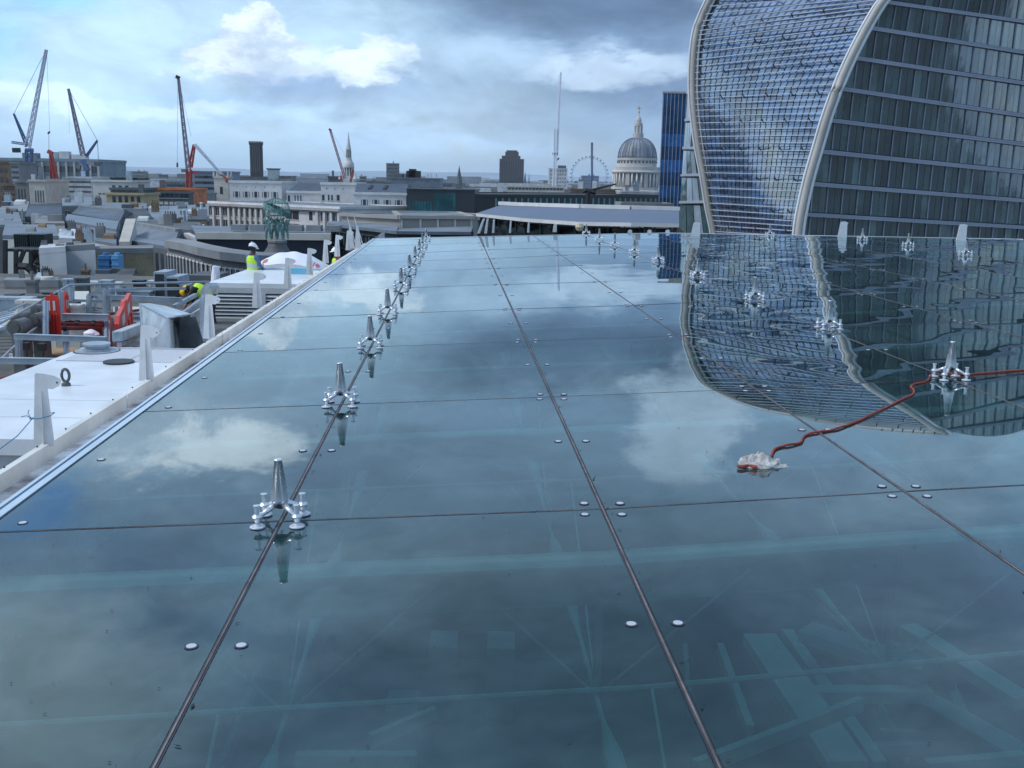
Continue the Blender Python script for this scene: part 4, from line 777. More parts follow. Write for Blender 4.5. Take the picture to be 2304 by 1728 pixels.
# ================================================================== CURVED GLASS BUILDING AT RIGHT
cb = thing('curved_glass_building', 'huge curved glass office building with white louvred face between two pale ribs', 'office building', (62, 130, -42))
rib_m = mat('rib_cladding', (.50, .46, .42), .5, var=.2, sc=.15); band_m = mat('floor_band_metal', (.34, .36, .43), .5, var=.12, sc=.2); blade_m = mat('louvre_metal', (.48, .51, .55), .45, var=.1, sc=.2)
cc7 = lambda x, y: (1480+x/2.684, y/2.684)
LV = [((352,1560),(818,1570)),((330,1390),(830,1420)),((302,1255),(848,1290)),((272,1070),(893,1085)),((238,890),(950,885)),((215,720),(1005,700)),((203,570),(1072,520)),((204,410),(1167,310)),((217,250),(1272,115)),((248,130),(1350,0))]
LP = [D(*cc7(*a), 143) for a, b_ in LV]; RP = [D(*cc7(*b_), 120) for a, b_ in LV]
for (a, b_, Ya, Yb_) in (((1607,-20),(2018,-30),142,120),((1648,-50),(2075,-65),141,120.5),((1720,-80),(2135,-103),139,121),((1833,-107),(2178,-132),135,122.5),((2010,-134),(2206,-144),131,123),((2205,-147),(2214,-149),125,124)):
    LP.append(D(*a, Ya)); RP.append(D(*b_, Yb_))
def crv(P_, t_):
    n = len(P_)-1; s_ = min(max(t_, 0), .99999)*n; i = int(s_); f = s_-i
    p0, p1, p2, p3 = P_[max(i-1, 0)], P_[i], P_[i+1], P_[min(i+2, n)]
    return .5*((2*p1)+(p2-p0)*f+(2*p0-5*p1+4*p2-p3)*f*f+(3*p1-p0-3*p2+p3)*f*f*f)
base_l = Vector((LP[0].x+3.0, 143, -42)); base_r = Vector((RP[0].x-1.2, 120, -42))
for nm, P_, off, base in (('edge_rib', LP, -.3, base_l), ('edge_rib', RP, 0, base_r)):
    q = MB(); pts_ = [base]+[crv(P_, i/60) for i in range(61)]
    q.path([p+Vector((0, -.9, 0)) for p in pts_], .45, 8, 0)
    q.path([p+Vector((.62, -1.0, 0)) for p in pts_], .2, 6, 1); q.path([p+Vector((-.52, -1.0, 0)) for p in pts_], .14, 6, 1)
    q.build(nm, [rib_m, mat('rib_edge_white', (.72, .73, .74), .4, var=.08, sc=.3)], cb, True)
NB = 62
for k in range(NB):
    t_ = k/(NB-1)*.985; a = crv(LP, t_); b_ = crv(RP, t_)
    if (b_-a).length < 3: continue
    q = MB(); d_ = (b_-a).normalized(); q.bar(a+d_*.6+Vector((0,-1.0,0)), b_-d_*1.0+Vector((0,-1.0,0)), .19, .08); q.build('louvre_blade', blade_m, cb)
# panes behind the blades, storey by storey
SN = 15; rr = random.Random(5)
for s_ in range(SN):
    q = MB(); ns = 4
    for j in range(ns):
        t0 = (s_+j/ns)/SN; t1 = (s_+(j+1)/ns)/SN; a0, b0, a1, b1 = crv(LP, t0), crv(RP, t0), crv(LP, t1), crv(RP, t1); nu = 22
        for i in range(nu):
            u0 = .06+.92*(i+.06)/nu; u1 = .06+.92*(i+.94)/nu; sl_ = .012*(1 if s_ > 5 else .4)
            vv = [a0+(b0-a0)*u0, a0+(b0-a0)*u1, a1+(b1-a1)*(u1+sl_), a1+(b1-a1)*(u0+sl_)]
            vv = [v+Vector((0,.1,0)) for v in vv]; mid_ = (vv[0]+vv[2])/2; vv = [mid_+(v-mid_)*.94+Vector((0, rr.uniform(-.006, .006), 0)) for v in vv]
            q.add(vv, [(0,1,2,3)], 0 if rr.random() < .8 else 1)
    q.build('glazing', [fg_blue, fg_blue2], cb)
q = MB()
for k in range(60):
    t0, t1 = k/60, (k+1)/60; q.add([crv(LP,t0)+Vector((0,.35,0)), crv(RP,t0)+Vector((0,.35,0)), crv(RP,t1)+Vector((0,.35,0)), crv(LP,t1)+Vector((0,.35,0))], [(0,1,2,3)])
q.add([base_l+Vector((0,.35,0)), base_r+Vector((0,.35,0)), RP[0]+Vector((0,.35,0)), LP[0]+Vector((0,.35,0))], [(0,1,2,3)])
q.build('backing', mat('facade_backing', (.03, .045, .07), .5, var=.2), cb)
# struts carrying the blades
for k in range(0, 16):
    for i in range(1, 12, 2):
        t_ = k/16+.01; a = crv(LP, t_); b_ = crv(RP, t_); p = a+(b_-a)*(i/12)
        if (b_-a).length > 8: q = MB(); q.bar(p+Vector((0,0,0)), p+Vector((-.5,-1.0,.35)), .12); q.build('blade_bracket', dark_m, cb)
# right hand face: storeys
bl = [((1420,0),(2212,130)),((1290,150),(2212,315)),((1200,330),(2212,495)),((1115,515),(2212,690)),((1045,705),(2212,860)),((985,893),(2212,1025)),((930,1090),(2212,1195)),((885,1275),(2212,1355))]
zl = [D(*cc7(*a), 120).z for a, b_ in bl]; zr = [D(*cc7(*b_), 133).z for a, b_ in bl]; XR = D(2304, 400, 133).x
dzl = (zl[0]-zl[7])/7; dzr = (zr[0]-zr[7])/7
for k in range(1, 4): zl.append(zl[7]-dzl*k); zr.append(zr[7]-dzr*k)
up = []
while zl[0]+dzl < RP[-1].z-1: zl.insert(0, zl[0]+dzl); zr.insert(0, zr[0]+dzr)
ztop = RP[-1].z+(MIR(2304, 979, 133).z-RP[-1].z)*.5; zr = [min(z, ztop-.2) for z in zr]; zl.insert(0, RP[-1].z); zr.insert(0, ztop)
def rx(z):
    if z <= RP[0].z: return RP[0]+(base_r-RP[0])*min(1, (RP[0].z-z)/(RP[0].z+42)*1)
    for i in range(600):
        p = crv(RP, i/600)
        if p.z >= z: return p
    return RP[-1]
EXT = 2.5; NM = 0; ql_all = MB(); rr = random.Random(9); NC = 52
for s_ in range(len(zl)-1):
    zt_, zb_, rt_, rb_ = zl[s_], zl[s_+1], zr[s_], zr[s_+1]
    aT, aB = rx(zt_), rx(zb_); q = MB(); ql = MB()
    def pt(u, v):     # u 0..EXT along, v 0 bottom 1 top
        L_ = aB+(aT-aB)*v; Rr = Vector((XR, 133, rb_+(rt_-rb_)*v)); bulge = -1.2*math.sin(min(u, 1.7)*1.6)
        L2 = Vector((L_.x, L_.y, zb_+(zt_-zb_)*v)); return L2+(Rr-L2)*u+Vector((0, 0, (1.9*math.sin(min(u, 2.0)*math.pi/2) if (s_ == 0 and v > .8) else 0)))
    # cells fixed in world x so mullions stay upright
    xs = [XR-1.0*k_ for k_ in range(-45, 60)]
    wt = rr.random()
    for xk in xs:
        def uu(x, v): L_ = pt(0, v); return (x-L_.x)/(XR-L_.x)
        x0, x1 = xk+.02, xk+.98
        if x1 < max(aT.x, aB.x)+.3 and x1 < min(aT.x, aB.x): continue
        P4 = []
        for x_, v in ((x0, .0), (x1, .0), (x1, .84), (x0, .84)):
            u = max(.01, uu(x_, v)); P4.append(pt(u, v)+Vector((0, rr.uniform(-.005, .005), 0)))
        if (P4[1]-P4[0]).length < .08 and (P4[2]-P4[3]).length < .08: continue
        r0 = rr.random(); q.add(P4, [(0,1,2,3)], 0 if r0 < .48 else (1 if r0 < .84 else 2))
        u = uu(xk, .0); u2 = uu(xk, .84)
        if u > .01 and u2 > .01 and int(round(XR-xk)) % 2 == 0:
            pa, pb = pt(u, 0)+Vector((0,-.12,0)), pt(u2, .84)+Vector((0,-.12,0)); aa, bb = proj(pa); solo = aa < 2310 and -60 < bb < 600 and NM < 100
            if solo: NM += 1; qq = MB(); qq.bar(pa, pb, .11, .12); qq.build('mullion', band_m, cb)
            else: ql_all.bar(pa, pb, .11, .12)
    q.build('storey_glazing', [fg_dark, fg_mid, fg_lite], cb)
    q = MB(); a, b_ = pt(.004, .9), pt(EXT, .9); q.bar(a+Vector((0,-.25,0)), b_+Vector((0,-.25,0)), .6, (zt_-zb_)*.13); q.bar(a+Vector((0,-.55,.12)), b_+Vector((0,-.55,.12)), .12, .16); q.build('floor_band', band_m, cb)
q = MB(); n_ = len(zl)
for s_ in range(n_-1):
    L0, L1 = rx(zl[s_]), rx(zl[s_+1]); R0 = Vector((XR, 133, zr[s_])); R1 = Vector((XR, 133, zr[s_+1])); L0 = Vector((L0.x, L0.y, zl[s_])); L1 = Vector((L1.x, L1.y, zl[s_+1])); o_ = Vector((0,.25,0))
    q.add([L1+o_, L1+(R1-L1)*EXT+o_, L0+(R0-L0)*EXT+o_, L0+o_], [(0,1,2,3)])
e_ = rx(zl[-1]); q.add([Vector((e_.x,e_.y+.2,-42)), Vector((XR+30,142,-42)), Vector((XR+30,142,zr[-1]+2)), Vector((e_.x,e_.y+.2,zl[-1]))], [(0,1,2,3)])
q.build('backing', mat('right_backing', (.06, .10, .115), .4, var=.3, sc=.2), cb)
if ql_all.v: tag(ql_all.build('mullion', band_m, cb), kind='stuff')
# left return of the facade
q = MB(); qb = MB(); le = [((1547,208),(206)),((1543,270),270),((1538,333),333),((1534,394),394),((1530,455),455),((1526,530),530)]
def lx(y):
    best = min((crv(LP, i/400) for i in range(401)), key=lambda p: abs(proj(p)[1]-y)); return best
for k in range(len(le)-1):
    (x0, y0), _ = le[k]; (x1, y1), _ = le[k+1]; A0, A1 = D(x0, y0, 152), D(x1, y1, 152); B0, B1 = lx(y0), lx(y1)
    for j in range(4):
        f0, f1 = (j+.04)/4, (j+.96)/4; up_ = .9
        q.add([A1+(B1-A1)*f0, A1+(B1-A1)*f1, (B1+(B0-B1)*up_)*f1+(A1+(A0-A1)*up_)*(1-f1), (B1+(B0-B1)*up_)*f0+(A1+(A0-A1)*up_)*(1-f0)], [(0,1,2,3)], rr.choice([0,1]))
    qb.bar(A0+Vector((0,-.1,0)), B0+Vector((0,-.1,0)), .4, .35)
q.build('storey_glazing', [mat('return_pale_glass', (.30,.38,.45), .25, var=.25, sc=.3), fg_mid], cb); qb.build('floor_band', band_m, cb)
q = MB(); q.add([D(1547,208,152.3), D(1526,530,152.3), Vector((D(1526,530,152.3).x,152.3,-42)), Vector((LP[0].x,143.6,-42)), lx(530)+Vector((0,.4,0)), lx(208)+Vector((0,.4,0))], [(0,1,4,5), (1,2,3,4)])
bp_ = [crv(LP, i/30)+Vector((.5,.4,0)) for i in range(31)]; q.add(bp_+[p+Vector((8,34,-1)) for p in bp_], [(i, i+1, 32+i, 31+i) for i in range(30)]); q.build('side_wall', MATS['facade_backing'], cb)
# ================================================================== GLASS ROOF
yA = [4.72,7.34,9.97,12.52,15.6,18.4,20.9,23.3,26.2,28.7]; yB = [4.91,7.61,10.35,12.99,16.1,19.1,21.5,24.25,26.9,29.6]
yC = [5.21,7.92,10.70,13.39,16.55,19.72,22.5,25.0,27.6,30.3]; yD = [5.5,8.34,11.26,14.05,17.3,20.6,23.1,25.7,28.1,31.0]
CX = [(-.83,.0555),(.748,.0587),(2.375,.0605),(4.12,.0645),(5.9,.06),(7.6,.055),(9.3,.05),(10.85,.043),(14.9,.043)]
def cx_(i, y): return (-2.453-(y-4.756)*.05757) if i < 0 else CX[i][0]-CX[i][1]*y
def yk(i, k):
    if k < 0: return yk(i, 0)+2.7*k
    if k > 9: return yk(i, 9)+2.7*(k-9)
    if i < 0: return yA[k]-(yB[k]-yA[k])*.9
    if i <= 3: return (yA, yB, yC, yD)[i][k]
    return yD[k]+(i-3)*(yD[k]-yC[k])
def yf(x): return 28.9+(x+3.83)*.365 if x < 4.66 else 32.0-(x-4.66)*.376
def node(i, k):
    y = yk(i, k); x = cx_(i, y); m_ = yf(x)
    if y > m_-.02: y = m_; x = cx_(i, y)
    return Vector((x, y, rz(x)))
roof = thing('glass_roof', 'large flat glass roof of bolted panels with dark joints, mirroring the clouds', 'glass roof', (3, 14, 0))
rr = random.Random(21); rest = MB()
def panel_mesh(q, c4, bow, tilt):
    n = 10; vs = []; g = .012
    for j in range(n+1):
        for i in range(n+1):
            u, v = i/n, j/n; p = (c4[0]*(1-u)+c4[1]*u)*(1-v)+(c4[3]*(1-u)+c4[2]*u)*v
            U_, V_ = 2*u-1, 2*v-1; vs.append(p+Vector((g*(1 if u < .01 else (-1 if u > .99 else 0)), g*(1 if v < .01 else (-1 if v > .99 else 0)), bow*(1-U_*U_)*(1-V_*V_)+tilt[0]*U_+tilt[1]*V_)))
    q.add(vs, [(j*(n+1)+i, j*(n+1)+i+1, (j+1)*(n+1)+i+1, (j+1)*(n+1)+i) for j in range(n) for i in range(n)])
    B = [vs[0], vs[n], vs[-1], vs[-1-n]]; o = len(q.v); e = Vector((0,0,-.022)); q.add([b_+e for b_ in B]+B, [(3,2,1,0), (0,1,5,4), (1,2,6,5), (2,3,7,6), (3,0,4,7)], 1)
for i in range(-1, 8):
    for k in range(-3, 10):
        c4 = [node(i, k), node(i+1, k), node(i+1, k+1), node(i, k+1)]
        if (c4[3]-c4[0]).length < .15 and (c4[2]-c4[1]).length < .15: continue
        wv = .0026 if (i >= 2 and k >= 2) else (.0012 if k >= 3 else .0006)
        bow = rr.uniform(-1.2, -.2)*wv; tilt = (rr.uniform(-1, 1)*.0006, rr.uniform(-1, 1)*(.0012 if k >= 1 else .0007))
        prs = [proj(p) for p in c4]; vis = any(-50 < a < 2354 and 0 < b_ < 1800 for a, b_ in prs) or (k == -1 and i in (0, 1, 2)) or (i, k) == (0, 0)
        if vis:
            q = MB(); panel_mesh(q, c4, bow, tilt); o = q.build('glass_panel', [glass_w if (i >= 2 and k >= 1) else glass, glass_b], roof)
            for p_ in o.data.polygons[:100]: p_.use_smooth = True
        else: panel_mesh(rest, c4, bow, tilt)
if rest.v: tag(rest.build('glass_panel', [glass, glass_b], roof), kind='stuff')
def strip(q, pts, w_, z0, z1, mi=0):
    for a, b_ in zip(pts[:-1], pts[1:]):
        d = (b_-a); 
        if d.length < .01: continue
        d.normalize(); s_ = Vector((d.y, -d.x, 0))*w_/2; P_ = [a-s_, a+s_, b_+s_, b_-s_]
        q.hexa([p+Vector((0,0,z0)) for p in P_]+[p+Vector((0,0,z1)) for p in P_], mi)
for i in range(0, 9):
    q = MB(); pts_ = [node(i, k) for k in range(-3, 11)]; strip(q, pts_, .019, -.02, .0008, 0); strip(q, pts_, .0058, .0009, .0035, 1); q.build('joint_seal', [seal_m, bead_m], roof)
for k in range(-2, 11):
    q = MB(); pts_ = []
    for i in range(-1, 9):
        p = node(i, k)
        if p.y < yf(p.x)-.05 or k == 10: pts_.append(p)
    if len(pts_) > 1: strip(q, pts_, .010, -.021, .0004, 0); strip(q, pts_, .004, .0005, .0018, 1); q.build('joint_seal', [seal_m, bead_m], roof)
# edge flashing and far kerb
E0, E1 = node(-1, -3), node(-1, 10); ed = (E1-E0).normalized(); el = Vector((-ed.y, ed.x, 0))
fl = mat('flashing_metal', (.60, .68, .76), .3, .5, var=.12, sc=2)
q = MB(); strip(q, [E0+el*.024, E1+el*.024], .044, -.05, .006, 0); strip(q, [E0+el*.053, E1+el*.053], .013, -.05, .0, 1); strip(q, [E0+el*.070, E1+el*.070], .020, -.05, .010, 0); q.build('edge_flashing', [fl, mat('groove_dark', (.16,.22,.30), .4, .3)], roof)
q = MB(); F = [Vector((x, yf(x), rz(x))) for x in (-3.83, 0, 4.66, 9, 13.9)]; strip(q, [p+Vector((0,.06,0)) for p in F], .1, -.06, .004, 0); q.build('edge_flashing', [white_p], roof)
# ---- gutter and parapet
e1 = el*.080; pz = -.03
PH = -.62; PO0 = G(0, 1057, PH); PO1 = G(817, 549, PH); PI0 = G(0, 1068, PH); PI1 = G(819, 552, PH)
def ext(a, b_, t_): return a+(b_-a)*t_
T0, T1 = -.35, 1.02
gut = MB(); a0, a1 = E0+e1, E1+e1+ed*5; b0, b1 = ext(PI0, PI1, T0), ext(PI0, PI1, T1)
nseg = 60; vs = []
for k in range(nseg+1):
    t_ = k/nseg; p = a0+(a1-a0)*t_; y = p.y; tt = (y-PI0.y)/(PI1.y-PI0.y); p2 = PI0+(PI1-PI0)*tt
    vs += [Vector((p.x, p.y, rz(p.x)-.015)), Vector((p.x-.01, p.y, PH-.19)), Vector((p2.x-.02, p2.y, PH-.21))]
gut.add(vs, [(3*k+j, 3*k+j+1, 3*k+j+4, 3*k+j+3) for k in range(nseg) for j in range(2)])
tag(gut.build('gutter', grime), 'dirty pale gutter running between glass roof and white parapet', 'gutter')
pr = thing('parapet', 'long off white parapet rail along the left edge of the glass roof', 'parapet', (PO0.x, 12, 0))
nj = 9
for k in range(nj):
    t0, t1 = T0+(T1-T0)*k/nj, T0+(T1-T0)*(k+1)/nj; A_, B_ = ext(PO0, PO1, t0), ext(PO0, PO1, t1-.0008); C_, D_ = ext(PI0, PI1, t1-.0008), ext(PI0, PI1, t0); dn = Vector((0,0,-.20)); q = MB()
    q.hexa([A_+dn*7.4, D_+dn*7.4, C_+dn*7.4, B_+dn*7.4, A_, D_, C_, B_]); q.build('rail_length', par_m, pr)
ro_ = random.Random(2)
bolt = None
for k in range(46):
    t_ = -.02+k*.022; p = ext(PO0, PO1, t_)+Vector((.008,0,.0))
    q = MB()
    if bolt is None: q.tube(p+Vector((0,0,.001)), p+Vector((0,0,.012)), .008, n=8); bolt = q.build('bolt', dark_m, pr); bp0 = p.copy()
    else: o = bolt.copy(); COL.objects.link(o); o.location = p-bp0
# ---- fins on the parapet
def make_fin(name='fin'):
    r_ = thing('steel_fin', 'x', 'fin', (0,0,0), 'tapered fins along the parapet')
    H_ = .63; q = MB(); pts_ = [(x*1.12, z) for x, z in [(-.085,0),(.075,0),(.050,H_*.80),(.092,H_*.79),(.138,H_*.835),(.158,H_*.885),(.152,H_*.935),(.11,H_*.975),(.04,H_),(-.025,H_*1.01),(-.036,H_*.99)]]
    q.prism([(x, -.007, z) for x, z in pts_], (0,.014,0)); q.build('plate', fin_m, r_)
    q = MB(); q.prism([(.0,-.040,0),(.0,.040,0),(.0,.014,H_*.78),(.0,-.014,H_*.78)], (.008,0,0)); q.build('stiffener', fin_m, r_)
    q = MB(); q.tube((.146,-.0085,H_*.885), (.146,.0085,H_*.885), .008, n=8); q.build('bolt_hole', dark_m, r_)
    return r_
finp = make_fin(); fk = [(c_, []) for c_ in kids(finp)]
FN = [((101, 1003), 'nearest pale fin on the parapet, with blue rope tied round it'), ((331, 857), 'second fin from the front, in front of the crumpled silver duct'), ((472, 762), 'third fin from the front, at the near end of the louvred unit'), ((579, 693), 'fourth fin from the front, before the middle of the louvres'), ((648, 648), 'fifth fin, standing before the white unit and the wrapped dome'), ((697, 618), 'sixth fin, right in front of the light blue box'), ((733, 592), 'seventh fin, just left of the half hidden worker'), ((759, 577), 'eighth fin, just right of the half hidden worker'), ((784, 563), 'ninth fin, paired with a second one at the far corner')]
for k, ((px, py), lb) in enumerate(FN):
    p = G(px, py, PH-.02); rot = (0, 0, -.06+rr.uniform(-.05, .05))
    if k == 0: finp.location = p; finp['label'] = lb; finp.rotation_euler = rot
    else: dup(finp, fk, p, lb, rot)
# far edge fins and posts
FE = [((1076, 525), -12, .46, 'leaning thin white fin at the far edge of the glass, leftmost of the far row', .25), ((1071+21, 525), -8, .46, 'thin white fin second from left on the far edge', .2), ((1109, 524), 0, .42, 'thin white fin third from left on the far edge', .15), ((1147, 524), 0, .38, 'thin white fin fourth from left on the far edge', .12), ((1188, 523), 0, .34, 'thin white fin fifth from left on the far edge', .15), ((1248, 522), 0, .26, 'stubby white fin under the middle of the canopy roof', .5), ((1418, 524), 0, .08, 'tiny white fin tip at the far edge, left of three', .6), ((1462, 524), 0, .08, 'tiny white fin tip at the far edge, middle of three', .6), ((1503, 524), 0, .08, 'tiny white fin tip at the far edge, right of three', .6), ((1566, 531), 0, .40, 'white fin standing before the left rib of the curved building', .9), ((1898, 533), 0, .44, 'white fin standing before the right rib foot of the curved building', .9), ((2167, 541), 0, .44, 'white fin with rounded head at far right of the glass edge', .9)]
for (px, py), ln_, h_, lb, yaw in FE:
    p = G(px, py); q = MB(); w_ = .055 if yaw < .6 else .085; pts_ = [(-w_*1.3,0),(w_*1.3,0),(w_,h_*.8),(w_*1.2,h_*.93),(w_*.3,h_),(-w_*.8,h_*.97),(-w_,h_*.8)]
    if h_ < .1: pts_ = [(-.07,0),(.07,0),(.06,h_),(0,h_*1.3),(-.06,h_)]
    k_ = math.sin(yaw*1.4)+.25; sh = .35 if ln_ < -10 else (.12 if ln_ < 0 else .05)
    q.prism([(p.x+x*k_+z*sh, p.y+.12, p.z+z-.01) for x, z in pts_], (.01, .05, 0)); tag(q.build('steel_fin', fin_m), lb, 'fin', 'small fins along the far roof edge')
for k, (px, lb) in enumerate(((790, 'left thin forked rod at the far corner of the parapet'), (806, 'right thin forked rod at the far corner of the parapet'))):
    p = G(px, 560, PH); q = MB(); q.prism([(p.x-.14,p.y+.1,p.z),(p.x+.10,p.y+.1,p.z),(p.x-.01,p.y+.1,p.z+.72),(p.x-.07,p.y+.1,p.z+.72)], (0,.02,0)); q.bar(p+Vector((-.03,.11,.65)), p+Vector((-.13,.11,1.02)), .024); q.bar(p+Vector((0,.11,.60)), p+Vector((.17,.11,.02)), .026)
    tag(q.build('forked_fin', fin_m), lb, 'fin')
# ---- spider fittings
def make_spider():
    r_ = thing('spider_fitting', 'x', 'spider fitting', (0,0,0), 'polished steel spider fittings on the glass roof')
    q = MB(); q.lathe([(.012,.092),(.036,.094),(.041,.102),(.043,.112),(.018,.300),(.021,.301),(.021,.306),(.016,.309)], (0,0,0), 28); q.build('cone', steel, r_, False)
    for p_ in kids(r_)[0].data.polygons: p_.use_smooth = len(p_.vertices) == 4
    q = MB(); q.lathe([(.014,.066),(.030,.074),(.030,.094)], (0,0,0), 20); q.build('hub', dark_m, r_)
    for sx, sy in ((-1,-1),(1,-1),(1,1),(-1,1)):
        ex, ey = sx*.092, sy*.092; q = MB(); a = Vector((sx*.018, sy*.018, .092)); b_ = Vector((ex*.9, ey*.9, .052)); q.tube(a, b_, .016, .009, 12)
        arm = q.build('arm', steel, r_, True)
        q = MB(); q.lathe([(.0115,.018),(.0115,.030),(.018,.040),(.025,.052),(.025,.056),(.018,.064),(.012,.068),(.012,.104),(.0165,.105),(.0165,.110),(.009,.111)], (ex,ey,0), 18); q.build('stud', steel, arm)
        q = MB(); q.lathe([(.036,.004),(.036,.0085),(.033,.0105),(.016,.0105),(.014,.018)], (ex,ey,0), 24); q.build('disc', disc, arm)
    return r_
sp = make_spider(); sk = [(c_, kids(c_)) for c_ in kids(sp)]
SPX = [('left', 0, k) for k in range(10)]
LBA = ['nearest steel spider in the left row, at the first cross joint', 'second spider from the front in the left row', 'third spider from the front in the left row', 'fourth spider from the front in the left row', 'fifth spider from the front in the left row', 'sixth spider from the front in the left row', 'seventh spider from the front in the left row, partly overlapping its neighbours', 'third spider from the far end of the left row', 'next to last spider at the far end of the left row', 'farthest spider of the left row, at the roof edge']
first = True; rotz = math.radians(3)
def put_spider(p, lb):
    global first
    rot = (0, -math.atan(KS), rotz)
    if first: sp.location = p; sp['label'] = lb; sp.rotation_euler = rot; first = False
    else: dup(sp, sk, p, lb, rot)
for k in range(10):
    p = G(951, 553) if k == 8 else (G(959, 539) if k == 9 else node(0, k)); put_spider(p, LBA[k])
LBD = ['nearest spider of the right row, with the orange rope lying through its legs', 'second spider of the right row, in the mirrored right hand facade', 'third spider of the right row, in the mirrored louvres', 'fourth spider of the right row, over the mirrored left rib', 'fifth spider of the right row, just left of the mirrored blue tower', 'sixth spider of the right row', 'fourth from the far end in the right row', 'third from the far end in the right row', 'farthest spider of the right row, under the canopy roof eaves']
for (px, py), lb in zip([(2137,852),(1864.5,739),(1698,674),(1569,624),(1480.7,589.5),(1427,569.6),(1383,553),(1348.5,540.7),(1319,528)], LBD): put_spider(G(px, py), lb)
for (px, py), lb in zip([(1732,530),(1940,540),(2043,554),(2172,574)], ['small far spider before the louvred face', 'far spider right of the rib foot, left of three at far right', 'far spider in the middle of three at far right', 'far right spider beside the fin with a rounded head']): put_spider(G(px, py), lb)
# ---- flush fixing discs
fd = None; cnt = 0; late = MB()
def fix(p):
    global fd, cnt, f0_
    a, b_ = proj(p)
    if not (-60 < a < 2360 and 540 < b_ < 1780): return
    p = Vector((p.x, p.y, rz(p.x)))
    def mk(q, p):
        q.lathe([(.0250,.0012),(.0250,.0030)], p, 20, 1); q.lathe([(.0180,.0031),(.0180,.0048),(.016,.0054)], p, 20, 0)
    if fd is None: q = MB(); mk(q, p); fd = q.build('fixing_disc', [disc, seal_m], roof); f0_ = p.copy(); cnt = 1
    elif cnt < 96: o = fd.copy(); COL.objects.link(o); o.location = fd.location+(p-f0_); cnt += 1
    else: mk(late, p)
fx = []
for i in range(0, 7):
    for k in range(-1, 9):
        n0 = node(i, k); dv = (node(i, k+1)-n0); mid_ = n0+dv*.5
        if mid_.y < yf(mid_.x)-.3: fx += [mid_+Vector((-.086,-.004,0)), mid_+Vector((.086,.004,0))]
        if i in (1, 2, 4, 5) and k >= 0: fx += [n0+Vector((sx*.090+sy*.004, sy*.088, 0)) for sx in (-1,1) for sy in (-1,1)]
for k in range(0, 9): n0 = node(-1, k); fx += [n0+Vector((.13,.14,0)), n0+(node(-1,k+1)-n0)*.5+Vector((.13,0,0))]
fx.sort(key=lambda p: p.y)
for p in fx: fix(p)
if late.v: tag(late.build('fixing_disc', [disc, seal_m], roof), kind='stuff')
# ---- leaf flecks on the glass
q = MB(); rr = random.Random(44)
for k in range(560):
    y = 2.6+24*rr.random()**1.8; x = rr.uniform(-2.2-.05*y, 1.2+.45*y); a = rr.uniform(0, 3.14); l_ = rr.uniform(.003, .011)*min(1.5, .45+y*.1); w_ = l_*rr.uniform(.2, .5); ca, sa = math.cos(a), math.sin(a)
    if k < 130:
        i = rr.choice([0,0,1,1,2,3]); y = rr.uniform(2.6, 14); x = cx_(i, y)+.022+abs(rr.gauss(0, .01)); l_ *= 1.2
    z = rz(x)+.004
    q.add([(x-ca*l_, y-sa*l_, z), (x-ca*l_*.1+sa*w_, y-sa*l_*.1-ca*w_, z), (x+ca*l_, y+sa*l_, z), (x+ca*l_*.2-sa*w_*.7, y+sa*l_*.2+ca*w_*.7, z)], [(0,1,2,3)])
tag(q.build('leaf_litter', debris_m), 'tiny dark leaf flecks scattered on the glass and along the joints', 'debris', kind='stuff')
# ---- orange rope and rag
c6 = lambda x, y: (1700+x/3.662, 760+y/3.662)
rp = [(-20,1035),(60,1030),(125,975),(145,935),(165,912),(220,893),(290,880),(350,868),(378,855),(392,825),(415,800),(470,783),(540,772),(620,760),(690,742),(780,710),(880,668),(990,615),(1100,560),(1200,510),(1280,475),(1305,450),(1300,425),(1280,408),(1283,395),(1315,380),(1370,368),(1415,352),(1440,318),(1462,285),(1490,262),(1540,262),(1590,285),(1640,300),(1740,300),(1860,292),(2010,280),(2212,264),(2420,250),(2700,240)]
base_p = [G(*c6(*a), .008) for a in rp]; fine = []
for i in range(len(base_p)-1):
    for j in range(4):
        t_ = j/4; p0, p1, p2, p3 = base_p[max(i-1,0)], base_p[i], base_p[i+1], base_p[min(i+2,len(base_p)-1)]
        fine.append(.5*((2*p1)+(p2-p0)*t_+(2*p0-5*p1+4*p2-p3)*t_*t_+(3*p1-p0-3*p2+p3)*t_**3)+Vector((0,0,.002*math.sin(i*2.3+j))))
q = MB(); q.path(fine, .0075, 10); tag(q.build('orange_rope', rope_o, smooth=True), 'orange red rope snaking over the glass from the rag to the right edge', 'rope')
rc = G(1693, 1046, 0); q = MB(); rr = random.Random(8); nu, nv = 26, 12; vs = []
from mathutils import noise as mn
for j in range(nv+1):
    for i in range(nu):
        a = 2*math.pi*i/nu; s_ = j/nv; rx_ = .115*(1-s_**1.6*.9); ry_ = .085*(1-s_**1.6*.9)
        x = rx_*math.cos(a); y = ry_*math.sin(a); z = .072*s_**.8
        if math.cos(a) > .3: x *= 1+1.1*(1-s_)*(math.cos(a)-.3)
        nz = mn.noise(Vector((x*22, y*22, z*30+3))); nz2 = mn.noise(Vector((x*55, y*55, z*60)))
        vs.append(rc+Vector((x*(1+.35*nz)+.012*nz2+.02, y*(1+.3*nz)+.012*nz2, max(.001, z*.85*(1+.6*nz)+.022*nz2*(s_ > .05)))))
q.add(vs, [(j*nu+i, j*nu+(i+1) % nu, (j+1)*nu+(i+1) % nu, (j+1)*nu+i) for j in range(nv) for i in range(nu)]+[tuple(range(nv*nu, (nv+1)*nu))])
tag(q.build('rag', rag_m, smooth=True), 'crumpled dirty white rag bundled round the end of the orange rope', 'rag')
